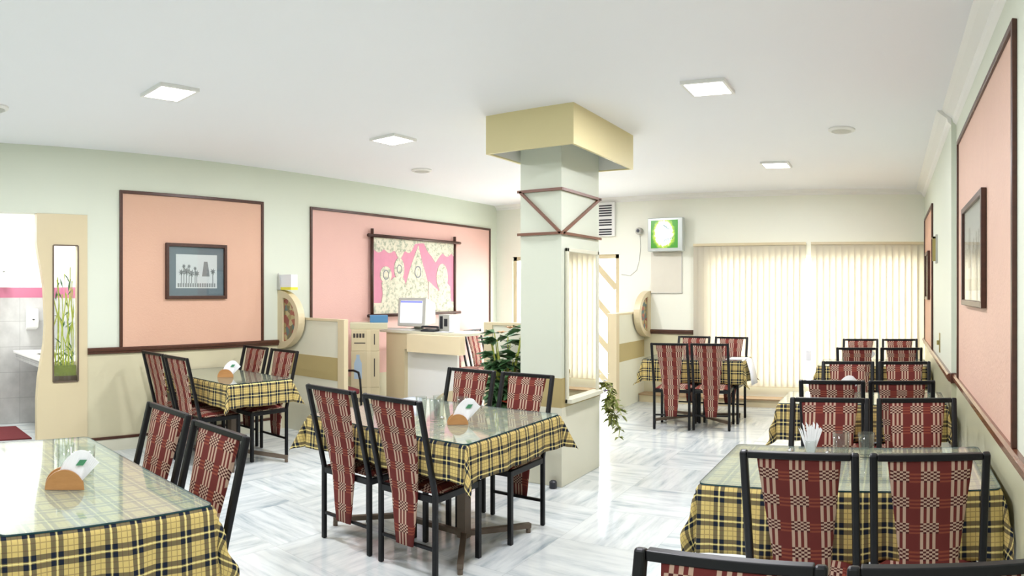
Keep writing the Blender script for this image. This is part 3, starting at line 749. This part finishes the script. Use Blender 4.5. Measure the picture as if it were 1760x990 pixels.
# ------------------------------------------------------------------ tables
TT = .745
def cloth_mesh(W, D, hang, seed=0, xlim=(-9, 9)):
    """top W x D centred on the origin at z=0, hanging over by hang; corners fall in pointed folds"""
    rr = random.Random(seed); bm = bmesh.new(); uvl = bm.loops.layers.uv.new('UVMap')
    hx, hy = W / 2, D / 2
    def axis(h, step):
        n = max(4, int(2 * h / .10)); m = 9
        return [-h - hang + hang * k / m for k in range(m)] + [-h + 2 * h * k / n for k in range(n + 1)] + [h + hang * (k + 1) / m for k in range(m)]
    # refine along edges
    def refine(L): 
        out = []
        for a, b in zip(L, L[1:]): out += [a, (a + b) / 2]
        return out + [L[-1]]
    U, V = refine(axis(hx, 0)), refine(axis(hy, 0))
    ph = [rr.uniform(0, 6) for _ in range(8)]
    def P(u, v):
        eu = max(abs(u) - hx, 0); ev = max(abs(v) - hy, 0); su = 1 if u > 0 else -1; sv = 1 if v > 0 else -1
        cu = max(min(u, hx), -hx); cv = max(min(v, hy), -hy)
        if eu <= 0 and ev <= 0: return (u, v, 0)
        if eu > 0 and ev > 0:
            rho = math.hypot(eu, ev); phi = math.atan2(ev, eu); s2 = math.sin(2 * phi)
            fl = .10 + (.34 if hang < .22 else .20) * s2 ** 4 - .05 * math.sin(4 * phi) ** 2 + (.05 * math.sin(rho * 40 + ph[6]) * s2 if hang > .22 else 0)
            # pull phi towards the sides away from the fold
            dirv = Vector((math.cos(phi) * su, math.sin(phi) * sv)); out = rho * fl
            drop = rho * math.sqrt(max(0, 1 - fl * fl)) * (1 - .08 * s2)
            return (cu + dirv.x * (out + .006), cv + dirv.y * (out + .006), -drop)
        e, s, along, half, k = (eu, su, v, hy, 0) if eu > 0 else (ev, sv, u, hx, 2)
        f = e / hang; cent = 1 - (abs(along) / half) ** 8
        wav = (.016 if hang < .22 else .026) * f * (.6 * math.sin(along * 19 + ph[k]) + .5 * math.sin(along * 33 + ph[k + 1] + s)) * cent
        out = .006 + .10 * e + wav + .002
        out -= .05 * f * f * hang * cent
        z = -e * (1 - .02 * math.sin(along * 9 + ph[k + 4]) * f)
        r_ = .008
        if e < r_ * 1.5: out = min(out, e)
        return (cu + s * out, v, z) if eu > 0 else (u, cv + s * out, z)
    def Q(u, v):
        x, y, z = P(u, v); return (min(max(x, xlim[0]), xlim[1]), y, z)
    g = [[bm.verts.new(Q(u, v)) for v in V] for u in U]
    for i in range(len(U) - 1):
        for j in range(len(V) - 1):
            f = bm.faces.new((g[i][j], g[i + 1][j], g[i + 1][j + 1], g[i][j + 1])); f.smooth = True
            for l, (a, b) in zip(f.loops, ((i, j), (i + 1, j), (i + 1, j + 1), (i, j + 1))): l[uvl].uv = (U[a] + 2 + seed * .03, V[b] + 2)
    me = bpy.data.meshes.new('tablecloth'); bm.to_mesh(me); bm.free(); me.materials.append(M['plaid']); return me
def rrect(hx, hy, r, n=5):
    p = []
    for cx, cy, a in ((hx - r, hy - r, 0), (-hx + r, hy - r, PI / 2), (-hx + r, -hy + r, PI), (hx - r, -hy + r, 3 * PI / 2)):
        p += [(cx + r * math.cos(a + PI / 2 * k / n), cy + r * math.sin(a + PI / 2 * k / n)) for k in range(n + 1)]
    return p
GT = TT + .0065 + .006   # top of the glass
def table(xa, xb, ya, yb, hang, where, seed, posts=1, rz=0, pc=None):
    cx, cy = (xa + xb) / 2, (ya + yb) / 2; W, D = xb - xa, yb - ya
    t = thing('dining_table', 'pedestal dining table under the plaid cloth ' + where, 'table', (cx, cy, 0), rz, 'dining tables')
    MB().prism(rrect(W / 2 - .012, D / 2 - .012, .02), 'z', TT - .025, TT).build('tabletop', M['bronze'], t)
    P = [(0, 0)] if posts == 1 else [(-.26, -.03), (.26, -.03)]
    if pc: P = [pc]
    for i, (px, py) in enumerate(P):
        MB().box(px - .032, px + .032, py - .032, py + .032, .05, TT - .025).build('post', M['bronze'], t, bevel=.004)
        ends = [(px + a, py + b) for a in (-.46, .46) for b in (-.3, .3)] if posts == 1 else ([(px - .33, py - .3), (px - .33, py + .33)] if px < 0 else [(px + .24, py - .36), (px + .22, py + .42)])
        for ex, ey in ends:
            d = Vector((ex - px, ey - py, 0)).normalized() * .02
            f = MB().bar((px + d.x, py + d.y, .075), (ex, ey, .045), .035, .03); f.lathe([(0, 0), (.016, 0), (.016, .03), (0, .03)], (ex - d.x * .6, ey - d.y * .6, 0), 10)
            f.build('foot', M['bronze'], t)
    if len(P) == 2: MB().bar((P[0][0] + .032, P[0][1], .075), (P[1][0] - .032, P[1][1], .075), .035, .03).build('floor_bar', M['bronze'], t)
    c = bpy.data.objects.new('tablecloth', cloth_mesh(W, D, hang, seed, (XL + .008 - cx, (XR if cy < YSTEP - .6 else XR2) - .010 - cx))); C.objects.link(c); c.location = (cx, cy, TT + .004); c.rotation_euler = (0, 0, rz)
    so = c.modifiers.new('s', 'SOLIDIFY'); so.thickness = .0012; so.offset = 1
    tag(c, 'yellow and navy plaid tablecloth ' + where, 'tablecloth', 'plaid tablecloths')
    g = thing('glass_top', 'clear glass sheet over the plaid cloth ' + where, 'glass top', (cx, cy, TT + .0065), rz, 'glass table tops')
    MB().prism(rrect(W / 2, D / 2, .03), 'z', 0, .006).build('sheet', M['table_glass'], g)
    o_, i_ = rrect(W / 2 + .0015, D / 2 + .0015, .03), rrect(W / 2 - .0015, D / 2 - .0015, .029)
    MB().ring(o_, i_, 'z', .0002, .0064).build('edge', M['glass_edge'], g)
table(-3.44, -2.13, .52, 1.335, .30, 'of the near left table', 1)
table(-3.33, -2.07, 2.815, 3.84, .20, 'of the centre table by the column', 2, 2)
table(-5.93, -4.78, 3.14, 3.83, .20, 'of the table at the left wall', 3, 1, 0, (.12, 0))
table(-.79, .45, 2.68, 3.42, .27, 'of the nearest right-hand table', 4)
table(-.80, .40, 4.72, 5.285, .25, 'of the middle right-hand table', 5)
table(-.78, .40, 7.13, 7.86, .25, 'of the last right-hand table', 6)
table(-2.88, -1.68, 7.42, 8.00, .25, 'of the back table near the blinds', 7, 1, .05)

# ------------------------------------------------------------------ things on the tables
def napkin_holder(x, y, rz, label, r=.08, sheets=7, tilt=.5):
    t = thing('napkin_holder', label, 'napkin holder', (x, y, GT + .001), rz, 'napkin holders')
    half = arc(0, 0, r, 0, PI, 16)
    MB().prism(half, 'y', -.028, -.018).build('end_panel', M['holder'], t); MB().prism(half, 'y', .018, .028).build('end_panel', M['holder'], t)
    MB().box(-r * .9, r * .9, -.018, .018, .0, .006).build('base', M['holder'], t)
    n = MB()
    for k in range(sheets):
        y0 = -.015 + .03 * k / sheets; lean = .045 + .05 * k / sheets; h = .155 - .008 * k
        P = []
        for i in range(7):
            u = i / 6; x = -.05 + .105 * u
            P.append((x, u))
        for (xa, ua), (xb, ub) in zip(P, P[1:]):
            fa = h - .05 * (ua - .7) ** 2 * 2; fb = h - .05 * (ub - .7) ** 2 * 2
            n.hexa([(xa, y0, .008), (xb, y0, .008), (xb, y0 + .003, .008), (xa, y0 + .003, .008), (xa + lean, y0 + .012 * ua, fa), (xb + lean, y0 + .012 * ub, fb), (xb + lean, y0 + .003 + .012 * ub, fb), (xa + lean, y0 + .003 + .012 * ua, fa)])
    n.build('napkins', M['paper'], t)
    MB().hexa([(.045, -.0165, .095), (.075, -.0165, .095), (.075, -.0155, .095), (.045, -.0155, .095), (.062, -.0155, .118), (.092, -.0145, .118), (.092, -.0135, .118), (.062, -.0145, .118)]).build('napkin_print', M['green_ink'], t)
    return t
napkin_holder(-2.57, .90, -1.25 + PI, 'wooden half-round napkin holder on the near left table').rotation_euler.z = 1.23
napkin_holder(-2.43, 3.22, .75, 'wooden half-round napkin holder on the centre table', .062)
napkin_holder(-5.22, 3.40, .95, 'wooden half-round napkin holder on the left wall table', .075)
napkin_holder(-.38, 5.12, 0, 'small napkin stack on the middle right-hand table', .05)
napkin_holder(-.30, 7.45, 0, 'small napkin stack on the last right-hand table', .05)
def tumbler(x, y, label, r=.034, h=.115, group='glass tumblers'):
    o = MB().lathe([(0, 0), (r * .8, 0), (r * .82, .004), (r, h), (r - .003, h), (r * .78, .012), (0, .012)], (0, 0, 0), 20).build('tumbler', M['tumbler'], smooth=True)
    o.location = (x, y, GT + .001); tag(o, label, 'glass', group)
tumbler(-2.70, .95, 'tall clear tumbler behind the napkin holder on the near left table, left one', .04, .15)
tumbler(-2.72, 1.055, 'clear tumbler behind the napkin holder on the near left table, right one', .038, .13)
for k, (x, y, w_) in enumerate(((-2.70, 3.20, 'leftmost of the four'), (-2.64, 3.30, 'second from left of the four'), (-2.59, 3.20, 'third from left of the four'), (-2.50, 3.36, 'nearest the napkin holder'))):
    tumbler(x, y, 'clear tumbler on the centre table, ' + w_, .036, .14)
tumbler(-.235, 3.20, 'clear tumbler beside the fanned napkins on the nearest right-hand table', .042, .125)
tumbler(-.115, 3.23, 'clear tumbler in the middle of the nearest right-hand table', .042, .115)
tumbler(-.22, 5.10, 'clear tumbler beside the napkins on the middle right-hand table', .036, .10)
t = thing('napkin_glass', 'glass holding a fan of white napkins on the nearest right-hand table', 'napkins', (-.385, 3.22, GT + .001))
MB().lathe([(0, 0), (.026, 0), (.030, .08), (.028, .08), (.024, .008), (0, .008)], (0, 0, 0), 18).build('glass', M['tumbler'], t, smooth=True)
n = MB()
for k in range(13):
    a = (k - 6) / 6; hh = -.018 * (k % 2) - .014 * (k % 3 == 0)
    x0 = a * .012; x1 = a * .052
    n.hexa([(x0 - .004, -.004 + .001 * k, .012), (x0 + .004, -.004 + .001 * k, .012), (x0 + .004, -.001 + .001 * k, .012), (x0 - .004, -.001 + .001 * k, .012),
            (x1 - .006, -.012 + .002 * k, .168 + hh - .015 * a * a), (x1 + .004, -.012 + .002 * k, .156 + hh - .015 * a * a), (x1 + .004, -.006 + .002 * k, .154 + hh - .015 * a * a), (x1 - .006, -.006 + .002 * k, .168 + hh - .015 * a * a)])
n.build('napkins', M['paper'], t)
def shaker(x, y, label):
    t = thing('shaker', label, 'shaker', (x, y, GT + .001), 0, 'salt and pepper shakers')
    MB().lathe([(0, 0), (.017, 0), (.014, .04), (0, .04)], (0, 0, 0), 12).build('body', M['tumbler'], t, smooth=True)
    MB().lathe([(0, .04), (.0145, .04), (.013, .052), (0, .056)], (0, 0, 0), 12).build('cap', M['chrome'], t, smooth=True)
shaker(-.29, 3.10, 'small shaker left of the tumblers on the nearest right-hand table'); shaker(-.47, 3.13, 'small shaker left of the fanned napkins')
shaker(-2.47, 3.12, 'small shaker left of the centre table napkin holder')
# paper hanging over the edge of the back table
pm = MB(); 
P0 = [(-1.90, 7.72, GT + .002), (-1.70, 7.74, GT + .002), (-1.655, 7.75, GT - .01), (-1.60, 7.70, .60), (-1.575, 7.66, .47)]
w0 = Vector((.02, .24, 0))
A = [pm.bm.verts.new(Vector(p) - w0 * .5) for p in P0]; B = [pm.bm.verts.new(Vector(p) + w0 * .5) for p in P0]
for i in range(4): pm.bm.faces.new((A[i], A[i + 1], B[i + 1], B[i]))
o = pm.build('paper_menu', M['paper'], smooth=True); so = o.modifiers.new('s', 'SOLIDIFY'); so.thickness = .002; so.offset = 1
tag(o, 'white paper sheet drooping over the right edge of the back table', 'paper')

# ------------------------------------------------------------------ plants
def leaf(mb, p, d, L, Wd, droop=.3):
    p = Vector(p); d = Vector(d).normalized(); s = d.cross(Vector((0, 0, 1)))
    if s.length < .1: s = Vector((1, 0, 0))
    s.normalize(); s *= Wd / 2
    m = p + d * L * .45 + Vector((0, 0, .02 * L)); e = p + d * L - Vector((0, 0, droop * L))
    mb.poly([p, m + s, e]); mb.poly([p, e, m - s]) if False else mb.poly([p, e, m - s])
def potted(label, loc, seed):
    t = thing('potted_plant', label, 'plant', loc); r = random.Random(seed)
    MB().lathe([(0, 0), (.11, 0), (.15, .26), (.16, .28), (.14, .28), (.13, .25), (0, .25)], (0, 0, 0), 24).build('pot', M['terracotta'], t, smooth=True)
    st_ = MB(); lf = MB()
    for k in range(34):
        a = r.uniform(0, 2 * PI); sp = r.uniform(.03, .19); h = r.uniform(.45, 1.0)
        pts = [(math.cos(a) * sp * (j / 4) ** 1.3, math.sin(a) * sp * .7 * (j / 4) ** 1.3, .25 + h * j / 4) for j in range(5)]
        st_.tube(pts, .005, 5)
        for j in range(2, 5):
            for _ in range(4):
                b = a + r.uniform(-1.6, 1.6); L = r.uniform(.11, .18)
                if pts[j][0] + math.cos(b) * L > .235 or pts[j][1] + math.sin(b) * L > .27: b += PI
                if pts[j][0] + math.cos(b) * L > .235: continue
                leaf(lf, pts[j], (math.cos(b), math.sin(b), r.uniform(-.1, .5)), L, L * .62)
    st_.build('stem', M['stem'], t); lf.build('foliage', M['leaf'], t)
    for m_, pos in ((M['red_flower'], ((.14, -.12, .64), (.1, -.14, .62))), (M['orange_flower'], ((.10, -.08, 1.24), (.04, -.12, 1.2)))):
        for (x, y, z) in pos:
            fl = MB()
            for k in range(7):
                b = 2 * PI * k / 7; leaf(fl, (x, y, z), (math.cos(b), math.sin(b), .5), .06, .035, .1)
            fl.build('flower', m_, t)
    return t
potted('leafy green potted plant with red and peach flowers left of the column', (-3.15, 4.86, 0), 5)
t = thing('trailing_plant', 'trailing plant with violet and white flowers hanging behind the column', 'plant', (-2.62, 5.52, .47))
MB().lathe([(0, .05), (.05, .05), (.075, .2), (.08, .21), (.07, .21), (.065, .19), (0, .18)], (0, 0, 0), 18).build('pot', M['white'], t, smooth=True)
MB().bar((-.055, -.14, .16), (-.055, -.05, .16), .012, .012).build('bracket', M['bronze'], t)
r = random.Random(11); v_ = MB(); lf = MB(); fl1 = MB(); fl2 = MB()
for k in range(7):
    sx = r.uniform(-.02, .10); pts = []
    L_ = r.uniform(.2, .52)
    for j in range(9):
        u = j / 8; pts.append((.06 + sx * .8 + .13 * u + .02 * math.sin(u * 7 + k), r.uniform(-.03, .03), .22 + .05 * math.sin(min(1, u * 3) * PI) - L_ * max(0, u - .1)))
    v_.tube(pts, .003, 5)
    for j in range(1, 9):
        for _ in range(3):
            b = r.uniform(0, 6.28); leaf(lf, pts[j], (math.cos(b), math.sin(b), r.uniform(-.6, .3)), r.uniform(.05, .09), .036)
for k in range(16):
    p = (r.uniform(-.02, .17), r.uniform(-.06, .06), r.uniform(.18, .33))
    for q in range(6): leaf(fl1 if k % 2 else fl2, p, (math.cos(q), math.sin(q), .6), .035, .022, .1)
v_.build('vine', M['stem'], t); lf.build('foliage', M['pale_leaf'], t); fl1.build('white_blossom', M['paper'], t); fl2.build('violet_blossom', M['violet_flower'], t)

# ------------------------------------------------------------------ windows, blinds, entrance
t = struct(bpy.data.objects.new('window_1', None)); C.objects.link(t); t.location = ((WX0 + WX1) / 2, YB + .07, WZ0)
hw = (WX1 - WX0) / 2; H = WZ1 - WZ0
f = MB()
for x in (-hw, -hw / 2, 0, hw / 2, hw): 
    xa = max(min(x - .025, hw - .05), -hw); f.box(xa, xa + .05, -.025, .025, 0, H)
f.box(-hw, hw, -.025, .025, 0, .05); f.box(-hw, hw, -.025, .025, H - .05, H)
f.build('window_frame', M['white'], t)
MB().box(-hw + .01, hw - .01, -.003, .003, .02, H - .02).build('window_pane', M['glass'], t)
def blinds(x0, x1, label, n, ang):
    t = thing('vertical_blind', label, 'blind', ((x0 + x1) / 2, YB - .075, WZ0))
    w_ = (x1 - x0) / 2; top = 2.215 - WZ0
    MB().box(-w_, w_, -.025, .025, top - .035, top).build('head_rail', M['tan'], t)
    sp = (2 * w_) / n; wd = sp * 1.32; b0 = -.005
    r = random.Random(n)
    for k in range(n):
        xc = -w_ + sp * (k + .5); a = ang + r.uniform(-.03, .03); dx, dy = math.cos(a) * wd / 2, math.sin(a) * wd / 2
        xa, xb = max(xc - dx, -w_), min(xc + dx, w_)
        m = MB(); cols = []
        for u in range(5):
            f = u / 4; x = xa + (xb - xa) * f; y = -dy + 2 * dy * f - .004 * math.sin(PI * f)
            cols.append((x, y))
        for (x_, y_), (x2, y2) in zip(cols, cols[1:]): m.poly([(x_, y_, b0), (x2, y2, b0), (x2, y2, top - .035), (x_, y_, top - .035)])
        bmesh.ops.remove_doubles(m.bm, verts=m.bm.verts, dist=1e-5)
        m.build('vane', M['blind'], t, smooth=True)
    MB().box(-w_ + .01, w_ - .01, -.004, .0, b0 - .012, b0 - .004).build('bottom_chain', M['tan'], t)
blinds(-2.70, -1.13, 'cream vertical blind over the left half of the back window', 19, .22)
blinds(-1.06, .455, 'cream vertical blind over the right half of the back window', 18, .22)
tag(MB().box(-1.13, -1.06, YB - .09, YB - .085, .62, .76).build('notice', M['paper']), 'small notice between the two vertical blinds', 'notice')
# entrance
t = struct(bpy.data.objects.new('door_1', None)); C.objects.link(t); t.location = ((EX0 + EX1) / 2, YB + .07, 0)
hw = (EX1 - EX0) / 2
f = MB(); f.box(-hw, -hw + .06, -.03, .03, 0, EZ).box(hw - .07, hw, -.03, .03, 0, EZ).box(-hw, hw, -.03, .03, EZ - .06, EZ).box(-.03, .03, -.03, .03, 0, EZ)
f.build('door_frame', M['tan'], t)
g = MB()
for k in range(-1, 6):
    z0 = EZ - .15 - k * .52
    a_, b_ = Vector((.03, 0, z0 + .52)), Vector((hw - .07, 0, z0 - .35))
    # clip to opening
    def at(x): return a_.z + (b_.z - a_.z) * (x - a_.x) / (b_.x - a_.x)
    xa, xb = a_.x, b_.x
    sl = (b_.z - a_.z) / (b_.x - a_.x)
    if at(xa) > EZ - .08: xa = a_.x + (EZ - .08 - a_.z) / sl
    if at(xb) < .04: xb = a_.x + (.04 - a_.z) / sl
    if xb - xa > .1: g.bar((xa, 0, at(xa)), (xb, 0, at(xb)), .03, .09)
g.build('diagonal_bar', M['tan'], t)
MB().box(-hw + .06, hw - .07, .004, .008, .01, EZ - .06).build('door_pane', M['glass'], t)
t = thing('outdoor_wall', 'pale wall across the street seen through the entrance', 'wall', (-6, 14, 0))
MB().box(-4, 4.5, 0, .3, -.2, 2.1).build('masonry', M['white'], t)
MB().box(3.25, 3.45, -.06, 0, 1.5, 1.75).box(3.0, 3.12, -.06, 0, .9, 1.2).build('sign_plate', M['blue'], t)
tag(MB().box(-11, 1, YB + .41, 13.95, -.2, -.12).build('pavement', paint('pale paving', (200, 198, 190), .8)), 'pale paving outside the entrance', 'paving')

# ------------------------------------------------------------------ things on the back wall
t = thing('television', 'silver television with a bright green picture high on the back wall', 'television', (-3.09, YB - .13, 2.35), -.06)
MB().box(-.265, .265, -.04, .05, -.235, .235).build('casing', M['tray'], t, bevel=.01)
MB().box(-.21, .195, -.044, -.04, -.19, .20).build('screen', M['advert'], t)
g = MB(); g.bar((-.02, -.0445, .13), (.04, -.0445, .09), .012, .004, (0, 1, 0)).bar((.02, -.0445, .08), (.07, -.0445, .075), .01, .004, (0, 1, 0))
teal = emis('lit teal lettering', srgb(110, 170, 168), .5)
g.build('screen_emblem', teal, t); g = MB()
for k in range(5): g.bar((-.01 + k * .03, -.0445, -.10 + k * .008), (.012 + k * .03, -.0445, -.065 + k * .008), .008, .004, (0, 1, 0))
g.build('screen_lettering', teal, t)
MB().box(-.05, .05, .05, .13, -.1, .1).build('bracket', M['tray'], t)
t = thing('notice_board', 'blank pale board under the television', 'board', (-3.12, YB, 1.83))
MB().box(-.235, .235, -.012, 0, -.30, .28).build('sheet', paint('board paper', (222, 218, 202), .5), t)
MB().box(.222, .236, -.016, -.012, -.30, .28).box(-.235, .236, -.016, -.012, -.306, -.296).build('edge', M['grey_plastic'], t)
t = thing('vent_grille', 'white louvred vent high on the back wall beside the column', 'vent', (-4.03, YB, 2.60))
MB().box(-.17, .12, -.05, 0, -.24, .26).build('housing', M['white'], t, bevel=.006)
g = MB()
for k in range(11):
    z = .20 - k * .036 - (.03 if k > 4 else 0) - (.03 if k > 7 else 0); g.box(-.13, .075, -.055, -.05, z, z + .02)
g.build('louvre', M['dark_plastic'], t)
t = thing('wall_camera', 'small round wall camera left of the television', 'camera', (-3.53, YB, 2.42))
MB().lathe([(0, 0), (.05, 0), (.05, .06), (.03, .085), (0, .09)], (0, 0, 0), 16).build('body', M['grey_plastic'], t, smooth=True, loc=(0, 0, 0)).rotation_euler = (PI / 2, 0, 0)
MB().lathe([(0, .085), (.025, .085), (.02, .1), (0, .1)], (0, 0, 0), 12).build('lens', M['dark_plastic'], t).rotation_euler = (PI / 2, 0, 0)
tag(MB().tube([(-3.53, YB - .006, 2.36), (-3.52, YB - .006, 2.2), (-3.54, YB - .006, 2.0), (-3.58, YB - .006, 1.86), (-3.68, YB - .006, 1.78), (-3.82, YB - .006, 1.80)], .004, 6).build('cable', M['grey_plastic']), 'thin cable dangling below the wall camera', 'cable')
# right wall fittings
t = thing('wall_bracket', 'small grey bracket high on the far right wall', 'bracket', (XR2, 6.55, 1.97))
MB().box(-.02, 0, -.06, .06, -.14, .14).build('plate', M['grey_plastic'], t)
MB().box(-.05, -.02, -.05, -.03, -.12, .12).box(-.05, -.02, -.05, .05, .10, .12).build('arm', M['brass'], t)
t = thing('switch_plate', 'brass switch plate on the far right wall above the rail', 'switch', (XR2, 6.2, 1.08))
MB().box(-.008, 0, -.04, .04, -.09, .09).build('plate', M['brass'], t)
MB().box(-.03, -.008, -.008, .008, -.02, .02).build('knob', M['brass'], t)

# ------------------------------------------------------------------ ceiling fittings
def ceiling_lamp(x, y, label):
    t = thing('ceiling_light', label, 'ceiling light', (x, y, ZC), 0, 'square ceiling lights')
    MB().ring([(-.15, -.15), (.15, -.15), (.15, .15), (-.15, .15)], [(-.13, -.13), (.13, -.13), (.13, .13), (-.13, .13)], 'z', -.022, 0).build('frame', M['white'], t)
    MB().box(-.13, .13, -.13, .13, -.018, -.004).build('diffuser', M['lamp'], t)
    l = area('lamp', (0, 0, -.026), .27, LAMP_W, (.94, .93, 1.0)); l.parent = t
for x, y, lb in ((-4.03, 2.17, 'square lit ceiling light, largest on the left, above the left tables'), (-4.06, 4.42, 'square lit ceiling light between the left one and the column'),
                 (-1.20, 4.30, 'square lit ceiling light above the right aisle, nearer one'), (-1.22, 7.10, 'square lit ceiling light above the right aisle, farther one'),
                 (-4.05, 7.1, 'square ceiling light hidden behind the column top'), (-1.2, 1.9, 'square ceiling light above the camera side of the aisle'),
                 (-4.05, -.3, 'added square fill light over the unseen room end behind the camera, left'), (-1.2, -.6, 'added square fill light over the unseen room end behind the camera, right')):  # last two are unseen lamps added as fill from behind the camera
    ceiling_lamp(x, y, lb)
def ceiling_disc(x, y, label):
    t = thing('ceiling_speaker', label, 'ceiling speaker', (x, y, ZC), 0, 'round ceiling speakers')
    MB().lathe([(0, 0), (.115, 0), (.115, -.012), (.09, -.022), (.085, -.01), (0, -.01)], (0, 0, 0), 32).build('rim', M['cornice'], t)
    MB().lathe([(0, -.0102), (.085, -.0102), (.08, -.016), (0, -.018)], (0, 0, 0), 32).build('grille', M['grey_plastic'], t)
ceiling_disc(-.41, 5.64, 'round ceiling speaker above the right-hand tables'); ceiling_disc(-4.87, 5.78, 'round ceiling speaker near the wall hanging'); ceiling_disc(-4.86, 1.14, 'round ceiling speaker cut by the left picture edge')
area('washroom_lamp', (-6.9, 1.6, ZC - .03), .5, 27, (1, 1, 1))
